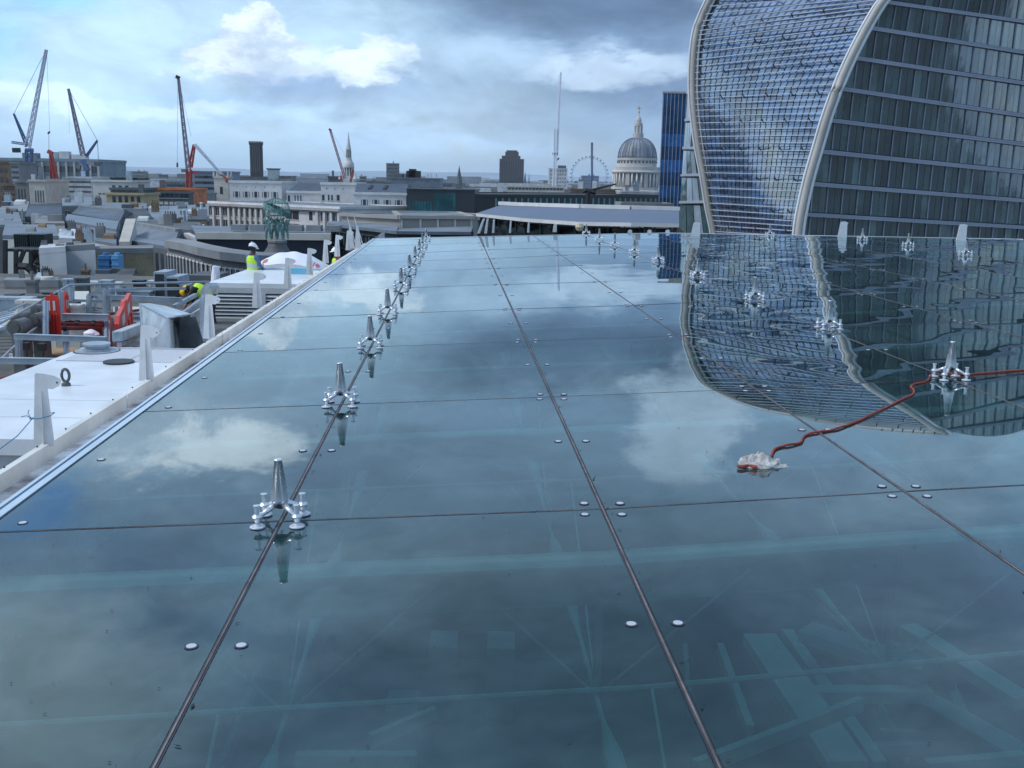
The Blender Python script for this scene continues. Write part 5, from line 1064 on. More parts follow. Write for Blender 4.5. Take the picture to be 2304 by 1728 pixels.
q = MB(); q.path([rc+Vector((-.10+.012*k, -.075-.012*math.sin(k*.9), .012)) for k in range(10)], .010, 8); tag(q.build('rope_end', rope_o), 'short loop of orange red rope poking out under the rag', 'rope')
# ================================================================== UNDER THE GLASS
hb = thing('host_building', 'building under the glass roof with a dark atrium seen through the panels', 'building', (4, 12, -42))
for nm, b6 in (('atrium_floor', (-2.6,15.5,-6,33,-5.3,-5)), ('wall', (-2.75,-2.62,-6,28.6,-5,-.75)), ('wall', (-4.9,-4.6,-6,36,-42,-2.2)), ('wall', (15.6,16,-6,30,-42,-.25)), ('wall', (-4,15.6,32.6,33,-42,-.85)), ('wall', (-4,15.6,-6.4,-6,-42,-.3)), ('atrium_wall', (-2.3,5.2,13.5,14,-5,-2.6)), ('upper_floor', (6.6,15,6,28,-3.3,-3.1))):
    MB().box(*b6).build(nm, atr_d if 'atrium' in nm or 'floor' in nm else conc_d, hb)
for k in range(-2, 10):
    q = MB(); pts_ = [node(i, k) for i in range(-1, 9)]; pts_ = [p for p in pts_ if p.y < yf(p.x)-.3]
    if len(pts_) < 2: continue
    strip(q, pts_, .20, -.27, -.255); strip(q, pts_, .02, -.5, -.272); q.build('cross_beam', atr_m, hb)
    mp_ = [(node(i, k)+node(i, k+1))/2+Vector((0,0,-.25)) for i in range(-1, 8)]; mp_ = [p for p in mp_ if p.y < yf(p.x)-.4]
    if len(mp_) > 1: q = MB(); q.path(mp_, .011, 6); q.build('tie_rod', atr_m, hb)
    for i in range(0, 7):
        a, b_ = node(i, k)+Vector((0,0,-1)), node(i, k+1)+Vector((0,0,-1)); 
        if b_.y > yf(b_.x)-.4 or (b_-a).length < 1: continue
        dd = b_-a; q = MB(); q.tube(a, a+dd*.28, .014, n=6); q.tube(a+dd*.28, a+dd*.5, .016, .05, 10, cap=False); q.tube(a+dd*.5, a+dd*.78, .05, .05, 10, cap=False); q.tube(a+dd*.78, a+dd*.9, .05, .014, 10, cap=False); q.tube(a+dd*.9, b_, .014, n=6)
        q.tube(a, node(i, k)+Vector((0,0,-.28)), .022, n=6); q.tube(a, node(i, k)+Vector((-.75,0,-.3)), .009, n=5); q.tube(a, node(i, k)+Vector((.75,0,-.3)), .009, n=5); q.tube(a, (node(i,k)+node(i,k+1))/2+Vector((0,0,-.25)), .007, n=5)
        if proj(a)[0] < 2600 and k < 4 : q.build('spindle_strut', atr_m, hb, False)
gd = lambda x, y, z: G(x*1.0416, y*1.0416, z)
for k, (a, b_, z, w_) in enumerate([((1640,1380),(1830,1659),-3.0,.34),((1700,1370),(1900,1659),-3.2,.12),((1740,1365),(2000,1450),-2.8,.3),((1960,1360),(2212,1520),-3.0,.22),((1500,1659),(1860,1520),-2.6,.06),((1880,1450),(2212,1640),-3.1,.26),((1760,1500),(2010,1500),-3.0,.14),((1900,1590),(2100,1590),-3.4,.07),((1880,1620),(2100,1615),-3.4,.07),((1555,1400),(1620,1580),-3.2,.07),((800,1600),(940,1540),-3.0,.06),((300,1659),(500,1410),-2.4,.04),((640,1640),(900,1640),-3.6,.1),((2000,1659),(2212,1640),-3.0,.08),((1480,1400),(1490,1560),-3.4,.05),((1900,1530),(1960,1640),-3.5,.05),((2050,1480),(2100,1600),-3.5,.1),((560,1450),(480,1659),-2.6,.05)]):
    q = MB(); q.bar(gd(*a, z), gd(*b_, z), w_, .12); q.build('atrium_beam', [atr_m, atr_g][k % 3 == 2], hb)
for lb, a, b_, z in (('pale board seen dimly below the glass, left', (925,1500), (985,1410), -4.6), ('pale hanging sheet seen dimly below the glass', (1050,1500), (1110,1415), -4.6), ('pale crate seen dimly below the glass, right', (1950,1600), (2050,1570), -4.0), ('grey cabinet seen dimly below the glass, bottom', (830,1659), (900,1610), -4.4)):
    A, B = gd(*a, z), gd(b_[0], a[1], z); h_ = .9 if z < -4.3 else .3; q = MB(); q.box(A.x, B.x, A.y, A.y+.5, -4.99 if z < -4.3 else -3.09, z+h_-.3); q.box(A.x+.05, B.x-.05, A.y-.03, A.y-.002, z-.1, z+h_-.45)
    tag(q.build('cabinet', atr_g), lb, 'cabinet')
# ================================================================== LEFT ROOF DECK
tag(MB().box(-40, -4.0, -8, 38, -2.6, -2.1).build('roof_deck', mat('deck_grey', (.13, .13, .125), .9, var=.5, sc=.9)), kind='structure')
MB_ = MB().box(-39.8, -4.4, -7.9, 35.8, -42, -2.62); o = MB_.build('deck_building', conc_d); tag(o, 'lower building carrying the cluttered roof deck at left', 'building')
# white plant unit with eyebolt and vents
wu = thing('plant_enclosure', 'big white smooth topped plant enclosure, nearest on the left deck', 'plant enclosure', (-4.9, 12.2, -2.1))
A_, B_, C_, D_ = G(0, 871, -.9), G(203, 795, -.9), G(393, 802, -.9), G(75, 1007, -.9)
xl = (A_.x+B_.x)/2; y0 = D_.y; y1 = (B_.y+C_.y)/2
MB().box(xl, -4.35, y0, y1, -1.06, -.9).build('lid', white_p, wu); MB().box(xl+.06, -4.4, y0+.06, y1-.06, -2.1, -1.062).build('body', mat('enclosure_grey', (.42, .44, .48), .5, var=.1), wu)
q = MB()
for yy in (y0+.9, y0+1.75): q.box(xl, -4.36, yy, yy+.006, -.8995, -.8975)
for xx in (xl+1.0, xl+2.0): q.box(xx, xx+.03, y1-1.1, y1-.06, -.8995, -.89)
q.box(xl+.1, -4.4, y1-1.13, y1-1.1, -.8995, -.89); q.box(xl+.1, -4.4, y1-.06, y1-.03, -.8995, -.88); q.build('seams', mat('seam_grey', (.50, .52, .56), .5), wu)
q = MB(); q.box(xl+.15, -4.45, y1-1.07, y1-.09, -.8993, -.896); q.build('mesh_panel', mat('pale_grey_mesh', (.52, .53, .57), .6, var=.1, sc=20), wu)
p = G(219, 806, -.9); p.z = -.9+.0006; q = MB(); q.lathe([(.30,.0),(.30,.012),(.19,.014),(.19,.04),(.15,.05),(.15,.085),(.19,.09),(.19,.115),(.05,.135)], p, 22); q.build('round_vent', [galv_d], wu); q = MB(); q.lathe([(.32,.001),(.32,.006)], p, 22); q.build('vent_seal', dark_m, wu)
p = G(268, 831, -.9); p.z = -.9+.0006; q = MB(); q.lathe([(.20,.001),(.20,.022),(.06,.024)], p, 22); q.build('round_pad', dark_m, wu)
p = G(150, 885, -.9); p.z = -.9+.0006; q = MB(); q.lathe([(.055,.0),(.05,.03),(.02,.05)], p, 14); q.path([p+Vector((.045*math.cos(t_), 0, .125+.075*math.sin(t_))) for t_ in [2*math.pi*i/20 for i in range(21)]], .018, 8); q.build('lifting_eye', mat('cast_dark', (.10, .11, .12), .5, .4), wu)
# louvred unit
Yl = 27; A_ = D(467, 636, Yl); lu = thing('louvred_plant_unit', 'wide white topped plant unit with grey louvres along its side', 'plant unit', (A_.x+2.2, 29, -2.1)); zt = A_.z; xr = -5.05
y2 = 31.6
MB().box(A_.x, xr, Yl, y2, zt-.12, zt).build('lid', white_p, lu); MB().box(A_.x+.03, xr, Yl+.04, y2-.05, -2.1, zt-.125).build('body', mat('louvre_void', (.08, .085, .095), .7), lu)
lm = mat('louvre_grey', (.52, .54, .56), .45, .2, var=.08)
MB().box(A_.x+.01, xr, Yl-.02, Yl+.035, zt-.26, zt-.124).build('top_trim', lm, lu)
for k in range(17):
    z = zt-.30-k*.095
    if z < -2.9: break
    for x0, x1 in ((A_.x+.06, -6.62), (-6.48, xr)):
        q = MB(); q.hexa([(x0,Yl-.035,z-.05),(x1,Yl-.035,z-.05),(x1,Yl-.028,z-.055),(x0,Yl-.028,z-.055),(x0,Yl+.02,z),(x1,Yl+.02,z),(x1,Yl+.035,z-.005),(x0,Yl+.035,z-.005)]); q.build('louvre', lm, lu)
MB().box(-6.62, -6.48, Yl-.05, Yl+.035, -2.3, zt-.262).build('post', lm, lu); MB().box(A_.x, A_.x+.07, Yl-.05, Yl+.038, -2.3, zt-.262).build('post', lm, lu)
q = MB(); q.box(A_.x+.3, -5.2, y2-.5, y2-.2, zt+.001, zt+.05); q.build('rear_trim', galv, lu)
p = D(675, 612, 30); q = MB(); q.box(p.x-.28, p.x+.28, 29.8, 30.1, zt+.001, zt+.14); q.box(p.x-.26, p.x+.26, 29.82, 30.08, zt+.141, zt+.16); tag(q.build('foam_box', bluebox), 'light blue box lying on the white plant unit', 'box')
# wrapped dome
dc = D(652, 604, 34); td = thing('wrapped_rooflight', 'domed rooflight wrapped in white sheeting with red printed patches', 'rooflight', (dc.x, 34, -2.1))
MB().box(dc.x-1.25, dc.x+1.3, 33.0, 35.4, -2.1, dc.z-.06).build('kerb', galv_d, td); MB().box(dc.x-1.0, dc.x+1.35, 32.8, 33.0, dc.z-.03, dc.z+.02).build('edge_board', ply, td)
q = MB(); vs = []; n1_, n2_ = 28, 12
def domep(u, v): # u -1..1 across, v -1..1 deep
    r2 = u*u; h_ = .56*max(0, 1-abs(u)**2.2)*(max(0, 1-v*v*.75))**.6; return Vector((dc.x+u*1.22+.05, 34+v*.95, dc.z-.02+h_*(1+.03*math.sin(u*14+v*3))))
for j in range(n2_+1):
    for i in range(n1_+1): vs.append(domep(2*i/n1_-1, 2*j/n2_-1))
q.add(vs, [(j*(n1_+1)+i, j*(n1_+1)+i+1, (j+1)*(n1_+1)+i+1, (j+1)*(n1_+1)+i) for j in range(n2_) for i in range(n1_)]); q.add([domep(2*i/n1_-1, -1) for i in range(n1_+1)]+[Vector((domep(2*i/n1_-1, -1).x, 33.05, dc.z-.058)) for i in range(n1_+1)], [(i, i+1, n1_+2+i, n1_+1+i) for i in range(n1_)]); q.build('sheeting', tarp_m, td, True)
def patch(u0, u1, v0, v1, nm='red_print'):
    q = MB(); vs = [domep(u, v)+Vector((0,-.012,.012)) for v in (v0, (v0+v1)/2, v1) for u in (u0, (u0+u1)/2, u1)]; q.add(vs, [(0,1,4,3),(1,2,5,4),(3,4,7,6),(4,5,8,7)]); q.build(nm, redprint, td)
patch(-.62, -.50, -.85, -.6); patch(-.78, -.72, -.95, -.8); patch(-.70, -.66, -.97, -.86); patch(.62, .66, -.9, -.5); patch(.70, .73, -.95, -.5); patch(.76, .85, -.8, -.45); patch(.80, .83, -.98, -.85); patch(-.60, -.56, -.99, -.9)
# ---- steel frames and rails (photo points at given depths)
def steelthing(name, label, cat, bars, m_, parts='member', grp=None):
    a0 = D(*bars[0][0]); r_ = thing(name, label, cat, (a0.x, a0.y, -2.1), grp)
    for b_ in bars:
        a, c_ = D(*b_[0]), D(*b_[1]); q = MB(); w_ = b_[2]/FPX*(a.y+c_.y)/2
        if len(b_) > 3 and b_[3] == 'tube': q.tube(a, c_, w_/2, n=10)
        else: q.bar(a, c_, w_, w_); q.bar(a+Vector((0,-w_*.5,w_*.47)), c_+Vector((0,-w_*.5,w_*.47)), w_*.35, w_*.12)
        q.build(b_[4] if len(b_) > 4 else parts, m_, r_)
    return r_
steelthing('handrail', 'long galvanised handrail climbing from lower left then running level', 'handrail', [((-40,750,15),(156,641,23),5,'tube'),((156,641,23),(470,634,26),5,'tube'),((-30,838,15),(62,751,18),4.5,'tube'),((62,751,18),(149,690,23),4.5,'tube'),((149,690,23),(146,677,23),4,'tube'),((20,700,20),(60,682,22),4,'tube')], galv_d, 'rail')
steelthing('steel_trestle', 'grey steel goalpost frame in front of the red pipes', 'trestle', [((143,712,20),(246,714,20),14),((149,718,20.2),(149,800,19.6),12),((241,720,20.2),(241,802,19.6),13)], galv_d)
steelthing('steel_trestle', 'lower grey steel I beam frame nearer the white enclosure', 'trestle', [((34,757,16),(240,764,16),13),((42,763,16.1),(42,812,16.1),12),((233,771,16.1),(233,800,16.1),8)], galv_d)
steelthing('steel_trestle', 'grey steel beam low at the left edge above the white enclosure', 'trestle', [((-40,810,14),(124,813,14),14)], galv_d)
steelthing('steel_trestle', 'tall grey posts standing behind the near red barrier', 'trestle', [((103,680,19),(103,760,18.6),12),((137,655,20.5),(137,722,20.5),10),((160,644,23),(160,706,23),11)], galv_d)
steelthing('steel_trestle', 'short dark posts with a slanting top rail at the middle of the deck', 'trestle', [((236,652,22),(236,710,22),9),((246,650,22.2),(246,700,22.2),5),((200,664,22),(236,650,22),6),((200,664,22),(200,708,22),9)], galv_d)
steelthing('steel_trestle', 'level steel beams running right to the silver duct', 'trestle', [((247,652,23),(418,649,24),6),((246,669,22),(408,675,23),11),((160,676,23),(236,678,23),6)], galv_d)
steelthing('steel_trestle', 'steel trestle posts and brackets behind the beams', 'trestle', [((213,672,24),(213,700,24),6),((162,690,25),(236,694,25),4),((262,690,24),(262,712,24),6),((300,706,24),(330,706,24),7),((300,716,24),(330,717,24),9)], galv_d)
rr = random.Random(31)
for k in range(58):     # brackets, clamps and small services among the frames
    px = rr.uniform(165, 415); py = rr.uniform(624, 668); Y = rr.uniform(30, 35)
    if k >= 34: px = rr.uniform(-5, 165); py = rr.uniform(655, 715); Y = rr.uniform(21, 29)
    p = D(px, py, Y); w_ = rr.uniform(.12, .5); h_ = rr.uniform(.08, .3); q = MB()
    q.box(p.x-w_, p.x+w_, p.y, p.y+.3, -2.1, p.z-h_*.3); q.box(p.x-w_*1.1, p.x+w_*1.1, p.y-.03, p.y+.33, p.z-h_*.3+.002, p.z+.01); q.tube((p.x-w_*.6, p.y-.04, -2.09), (p.x-w_*.6, p.y-.04, p.z), .02, n=6)
    cn_, mm = rr.choice([('grey', galv_d), ('dark', dark_m), ('pale', cream), ('dark grey', conc_d), ('silver', galv)])
    tag1(q, 'services_box', mm, '%s %s services box behind the handrail, %s, %s' % (('wide' if w_ > .3 else 'narrow')+(' shallow' if h_ < .15 else ' deep' if h_ > .24 else ''), cn_, 'beside the corrugated canopy' if px < 60 else 'left of the red barrier' if px < 110 else 'behind the red barrier' if px < 165 else 'near the blue containers' if px < 230 else ('left of the dark cabinets' if px < 290 else ('below the curved building' if px < 350 else 'near the bending worker')), 'higher' if py < 640 else ('lower' if py > 655 else 'mid height')), 'services box', 'services boxes behind the handrail')
for x0, x1, y_, lb in ((395, 424, 640, 'dark grey air handling cabinet behind the upper handrail'), (345, 372, 612, 'tall narrow dark cabinet with pale frame beside the curved building'), (372, 402, 622, 'dark fan cabinet with pale rounded end behind the handrail')):
    A_, B_ = D(x0, y_, 31), D(x1, y_, 31); q = MB(); q.box(A_.x, B_.x, 31, 32, -2.1, A_.z, 0); q.box(A_.x+.05, B_.x-.05, 30.96, 30.998, -2.0, A_.z-.06, 1); tag(q.build('equipment_cabinet', [galv_d, dark_m]), lb, 'cabinet')
MB_ = MB(); A_, B_ = D(408, 626, 33), D(495, 626, 33); MB_.prism([(A_.x,33,A_.z-.3),(B_.x,33,A_.z-.3),(B_.x-.1,33,A_.z+.1),(A_.x+.2,33,A_.z+.1)], (0,1.5,0)); tag(MB_.build('duct_cover', conc_d), 'long dark grey covered duct below the curved stone building', 'duct')
# boards, plinths on the deck
for lb, x0, y0, x1, y1, z, mm in (('pale concrete plinth beyond the red pipe', 255, 690, 318, 705, -1.6, cream), ('pale wall strip behind the steel frames', 163, 655, 200, 690, -1.2, cream), ('tan plywood board laid across the frames', 112, 782, 212, 800, -1.75, ply), ('pale plinth under the lower steel frame', 20, 795, 88, 812, -1.9, white_r), ('grey plinth with pipe clamps', 40, 765, 130, 790, -1.9, concrete)):
    A_, B_, C_, D_ = G(x0, y1, z), G(x1, y1, z), G(x1, y0, z), G(x0, y0, z); q = MB(); dn = Vector((0,0,-.22 if mm is not ply else -.05)); q.hexa([A_+dn, B_+dn, C_+dn, D_+dn, A_, B_, C_, D_]); q.hexa([A_*1+dn*1.01+Vector((.08,.08,-.001)), A_+dn*1.01+Vector((.2,.08,-.001)), A_+dn*1.01+Vector((.2,.2,-.001)), A_+dn*1.01+Vector((.08,.2,-.001))][::1]+[v for v in [A_+dn+Vector((.08,.08,-.002)), A_+dn+Vector((.2,.08,-.002)), A_+dn+Vector((.2,.2,-.002)), A_+dn+Vector((.08,.2,-.002))]]) if False else None
    tag(q.build('plinth' if mm is not ply else 'plywood_board', mm), lb, 'board' if mm is ply else 'plinth')
# red barriers
def barrier(lb, a, b_, h_, Y0, Y1):
    A_ = D(*a, Y0); B_ = D(*b_, Y1); A_.z = A_.z; r_ = thing('plastic_barrier', lb, 'barrier', (A_.x, A_.y, -2.1), 'red plastic barriers'); u = B_-A_; u.z = 0; L = u.length; u /= L; n = Vector((u.y, -u.x, 0)); z1 = A_.z; z0 = z1-h_
    def P(s_, z): return Vector((A_.x, A_.y, 0))+u*s_+Vector((0,0,z))
    q = MB(); pts_ = [P(0, z0), P(L, z0), P(L, z1-.1), P(L*.93, z1), P(L*.6, z1), P(L*.55, z1+.06), P(L*.45, z1+.06), P(L*.4, z1), P(L*.07, z1), P(0, z1-.1)]; q.prism(pts_, n*.07); q.build('panel', red_p, r_)
    for k in range(4): s_ = L*(.15+.22*k); q = MB(); q.prism([P(s_, z0+.1), P(s_+L*.1, z0+.1), P(s_+L*.1, z1-.35), P(s_, z1-.35)], n*.03); q.v = [v+n*.072 for v in q.v]; q.build('rib', red_p, r_)
    for k in range(2): s_ = L*(.2+.4*k); q = MB(); q.prism([P(s_, z1-.28), P(s_+L*.18, z1-.28), P(s_+L*.18, z1-.1), P(s_, z1-.1)], n*.004); q.v = [v+n*.074 for v in q.v]; q.build('pale_label', refl_t, r_)
barrier('red plastic barrier standing upright behind the sloping handrail', (104, 664), (133, 664), .85, 19.5, 19.5)
barrier('red plastic barrier seen obliquely beside the silver duct', (256, 716), (290, 700), .75, 17, 21)
barrier('sliver of red barrier behind the grey post', (140, 664), (150, 672), .7, 21.5, 21.6)
# red pipes
def pipe(lb, pts_, wpx, fl_=()):
    P_ = [D(*p) for p in pts_]; r_ = thing('red_pipe', lb, 'pipe', P_[0]); q = MB(); q.path(P_, wpx/FPX*P_[0].y/2, 12); q.build('pipe', pipe_m, r_, True)
    for s_ in fl_:
        i = int(s_); p = P_[i]+(P_[i+1]-P_[i])*(s_-i); d = (P_[i+1]-P_[i]).normalized(); q = MB(); q.tube(p-d*.03, p+d*.03, wpx/FPX*p.y*.68, n=14); q.build('clamp', dark_m, r_)
pipe('red oxide pipe running level behind the goalpost frame', [(64,730,20),(80,727,20),(150,728,20),(232,730,20)], 13, (2.3, 2.75))
pipe('lower red oxide pipe curving at its left end', [(92,762,18.5),(66,764,18.5),(60,752,19),(64,742,19.5),(90,738,19.6),(228,738,20)], 11, (4.4,))
pipe('thin red pipe beyond the frames', [(158,706,24),(236,707,24),(312,698,25)], 7, ())
pipe('large red brown pipe rising beside the white enclosure', [(-30,862,13),(40,846,13.6),(72,836,14.2),(110,828,15)], 15, (1.6,))
pipe('upright red brown pipe left of the oblique barrier', [(247,716,21),(247,790,20.6)], 13, ())
pipe('red pipe box end inside the goalpost frame', [(222,722,20.5),(222,752,20.4)], 17, ())
for k, (px, py) in enumerate(((60, 770), (97, 772))):
    p0, p1 = D(px, py, 17.5), D(px, py+18, 17.4); q = MB(); q.box(p0.x-.06, p0.x+.06, 17.4, 17.5, p1.z, p0.z); q.tube(p1, p1-Vector((0,0,.3)), .012); tag(q.build('pipe_bracket', dark_m), ('left' if k == 0 else 'right')+' black pipe bracket hanging under the near steel beam', 'bracket')
p = D(205, 752, 19); q = MB(); vs = []
for j in range(7):
    for i in range(12):
        a = 2*math.pi*i/12; r_0 = .12*math.sin(math.pi*(j+.5)/7)*(1+.3*mn.noise(Vector((i*.9, j*.8, 1)))); vs.append(p+Vector((r_0*math.cos(a)*1.2, r_0*math.sin(a), -.09+j*.03)))
q.add(vs, [(j*12+i, j*12+(i+1) % 12, (j+1)*12+(i+1) % 12, (j+1)*12+i) for j in range(6) for i in range(12)]+[tuple(range(12))[::-1], tuple(range(72, 84))]); tag(q.build('plastic_bag', tarp_m), 'crumpled white plastic bag on the red pipe', 'bag')
# cooling pipes / grey machinery at left
mach = mat('machine_grey', (.17,.18,.18), .6, .2, var=.4, sc=3)
for k in range(4):
    px, py = 62+rr.uniform(-40, 30), 700+rr.uniform(-6, 45); p = D(px, py, 20-(py-690)*.03); q = MB(); R_ = rr.uniform(.07, .15); q.tube(p-Vector((0,.2,0)), p+Vector((0,.2,0)), R_, n=16); q.tube(p-Vector((0,.24,0)), p-Vector((0,.2,0)), R_*.6, n=12); q.box(p.x-R_*.7, p.x+R_*.7, p.y-.15, p.y+.2, -2.1, p.z-R_*.4)
    tag(q.build('pump', mach), '%s round grey pump casing, %s in the machinery at far left' % ('large' if R_ > .22 else 'small', 'number %d from the near side' % (k+1) if False else ['at the top','beside the corrugated canopy','under the handrail','at the frame edge','behind a grey post','lowest','next to the red pipe','in the middle','farthest back'][k]), 'pump', 'pumps at the far left of the deck')
r_ = thing('corrugated_canopy', 'pale blue corrugated sheet roof at the left edge of the deck', 'canopy', D(20, 740, 21))
a, b_, c_, d_ = D(-60, 760, 20), D(8, 736, 20.5), D(62, 678, 25), D(-60, 700, 25)
for k in range(12): t_ = k/11; q = MB(); q.bar(a+(d_-a)*t_, b_+(c_-b_)*t_, .16, .06); q.build('corrugation', galv, r_)
q = MB(); q.bar(b_, c_, .07, .07); q.build('edge_rail', mat('yellow_grey_rail', (.42,.43,.36), .6), r_)
# galvanised ducts
def shell(name, label, faces, m_, cat='duct', extra=()):
    q = MB(); base = None
    for f_ in faces:
        P_ = [D(*p) for p in f_]; q.add(P_, [tuple(range(len(P_)))])
    r_ = thing(name, label, cat, D(*faces[0][0])); q.build('casing', m_, r_)
    for a, b_, w_ in extra: q2 = MB(); q2.bar(D(*a), D(*b_), w_/FPX*a[2]); q2.build('flange', galv_d, r_)
    return r_
shell('silver_duct', 'large crumpled silver duct cowl with slanting top beside the near fins', [[(322,800,15.5),(386,803,15.0),(378,716,15.0),(314,683,16)], [(314,683,16),(378,716,15.0),(430,706,17.0),(372,688,18.2),(335,682,17.8)], [(386,803,15.0),(400,803,17.5),(393,722,17.5),(378,716,15.0)], [(314,683,16),(335,682,17.8),(330,800,17.8),(322,800,15.5)], [(393,722,17.5),(430,706,17.0),(440,800,19),(400,803,17.6)]], galv, extra=(((378,716,14.95),(386,803,14.95),3), ((380,715,14.97),(432,706,16.9),3), ((314,683,15.9),(378,716,14.9),1.5), ((314,683,15.95),(322,800,15.4),2.5)))
q = MB(); vs = []; nn_ = 14
for j in range(nn_+1):
    t_ = j/nn_; a = t_*1.45; x0 = 398+52*math.sin(a)*1.0; y0_ = 713+88*(1-math.cos(a))**.9; vs += [D(x0+6, y0_, 16.8+t_*.5), D(x0-34*(1-t_*.3), y0_+2+8*t_, 17.4+t_*.2)]
q.add(vs, [(2*j, 2*j+1, 2*j+3, 2*j+2) for j in range(nn_)]); n_ = len(vs); r_ = thing('silver_duct', 'curved silver duct elbow right of the slanting cowl', 'duct', D(420, 800, 17)); q.build('elbow', mat('dull_galvanised', (.34, .39, .44), .4, .45, var=.3, sc=3), r_, True); q = MB(); q.add([D(404,716,16.9), D(441,712,16.7), D(458,770,16.8), D(450,812,17.0), D(404,820,17.4)], [(0,1,2,3,4)]); q.build('cheek', mat('dull_galvanised', (.22, .26, .31)), r_, False)
steelthing('cable_tray', 'galvanised cable trays stacked left of the silver duct', 'cable tray', [((264,757,15.5),(322,733,19),20),((268,775,15.5),(322,760,19),9),((268,792,15.4),(322,778,19),8)], galv, 'tray')
steelthing('steel_trestle', 'grey post and sloping struts below the bending worker', 'trestle', [((459,672,22),(462,770,21.6),20),((392,690,24),(440,664,25),8),((412,708,22),(462,672,23),11),((425,716,22),(466,690,22.5),10)], galv_d)
q = MB(); a = [D(447,660,23), D(463,636,23), D(469,644,23), D(466,662,23)]; q.add(a+[v+Vector((.1,.5,-.05)) for v in a], [(3,2,1,0),(4,5,6,7),(0,1,5,4),(1,2,6,5),(2,3,7,6),(3,0,4,7)]); tag(q.build('sheet_metal_scoop', galv), 'small bent sheet metal scoop in front of the bending worker', 'sheet metal')
for lb, x0, x1, y0, y1 in (('white wrapped bundle left of the white plant unit', 474, 496, 599, 628),):
    A_, B_ = D(x0, y1, 30), D(x1, y0, 30); q = MB(); n_ = 16; vs = []
    for j in range(8):
        for i in range(n_): a = 2*math.pi*i/n_; s_ = j/7; R_ = (B_.x-A_.x)/2*(1.25-.6*s_)*(1+.12*math.sin(a*3+j)); vs.append(Vector(((A_.x+B_.x)/2+R_*math.cos(a), 30+R_*math.sin(a), -2.1+(B_.z+2.1)*s_)))
    q.add(vs, [(j*n_+i, j*n_+(i+1) % n_, (j+1)*n_+(i+1) % n_, (j+1)*n_+i) for j in range(7) for i in range(n_)]+[tuple(range(7*n_, 8*n_))]); tag(q.build('wrapped_bundle', tarp_m), lb, 'bundle')
# blue rope on the first fin
q = MB(); fp = finp.location; z_ = .24
pts_ = [fp+Vector((-.10,-.03,z_)), fp+Vector((.0,-.05,z_+.012)), fp+Vector((.085,-.03,z_+.035)), fp+Vector((.095,.02,z_+.05)), fp+Vector((0,.04,z_+.03)), fp+Vector((-.09,.02,z_)), fp+Vector((-.10,-.03,z_))]
q.path(pts_, .004, 6); q.path([fp+Vector((-.08,-.03,z_)), D(40, 980, 8.1), D(0, 1010, 7.8), D(-60, 1050, 7.4)], .004, 6); q.path([fp+Vector((-.08,-.03,z_)), fp+Vector((-.12,-.03,z_+.03)), fp+Vector((-.17,-.03,z_+.02))], .0035, 6); q.path([fp+Vector((-.08,-.03,z_)), fp+Vector((-.11,-.03,z_+.05)), fp+Vector((-.10,-.03,z_+.08))], .0035, 6)
tag(q.build('blue_rope', rope_b), 'thin blue rope knotted round the nearest fin and trailing left', 'rope')
# ================================================================== BRONZE GLOBE MONUMENT
Ym = 62; gc = D(622, 471, Ym); sc_ = Ym/FPX; zz_ = lambda py: D(622, py, Ym).z
r_ = thing('globe_monument', 'green copper figures holding up an openwork globe on a dark slate dome', 'monument', (gc.x, Ym, -42))
MB().lathe([(85*sc_,-42),(85*sc_,zz_(660)),(74*sc_,zz_(630)),(56*sc_,zz_(600)),(38*sc_,zz_(578)),(26*sc_,zz_(562)),(21*sc_,zz_(553)),(20*sc_,zz_(548))], (gc.x,Ym,0), 40).build('dome', mat('dome_slate', (.09, .09, .10), .6, var=.3, sc=1.5), r_, True)
MB().lathe([(20*sc_,zz_(547.9)),(22*sc_,zz_(545)),(22*sc_,zz_(541)),(19*sc_,zz_(539))], (gc.x,Ym,0), 8).build('plinth', stone_d, r_)
Rg = 29*sc_; q = MB()
for k in range(10):
    a = math.pi*k/10; q.path([gc+Vector((Rg*math.cos(t_)*math.cos(a), Rg*math.cos(t_)*math.sin(a), Rg*math.sin(t_)*.86)) for t_ in [math.pi*2*i/40 for i in range(41)]], .018, 5)
q.build('meridian_bars', copper, r_)
q = MB()
for zf in (-.55, 0, .55):
    rf = Rg*math.sqrt(1-zf*zf); q.path([gc+Vector((rf*math.cos(t_), rf*math.sin(t_), Rg*zf*.86)) for t_ in [math.pi*2*i/40 for i in range(41)]], .025, 5)
q.build('parallel_bars', copper, r_)
q = MB(); vs = []; nb_ = 60
for i in range(nb_+1):
    a = 2*math.pi*i/nb_; v = Vector((math.cos(a), math.sin(a), 0)); v = Vector((v.x, v.y, -v.x*.42)); v.normalize()
    for s_ in (-.13, .13): vs.append(gc+v*Rg*1.06+Vector((.4*s_, 0, s_*.95)))
q.add(vs, [(2*i, 2*i+2, 2*i+3, 2*i+1) for i in range(nb_)]); q.build('tilted_band', copper, r_)
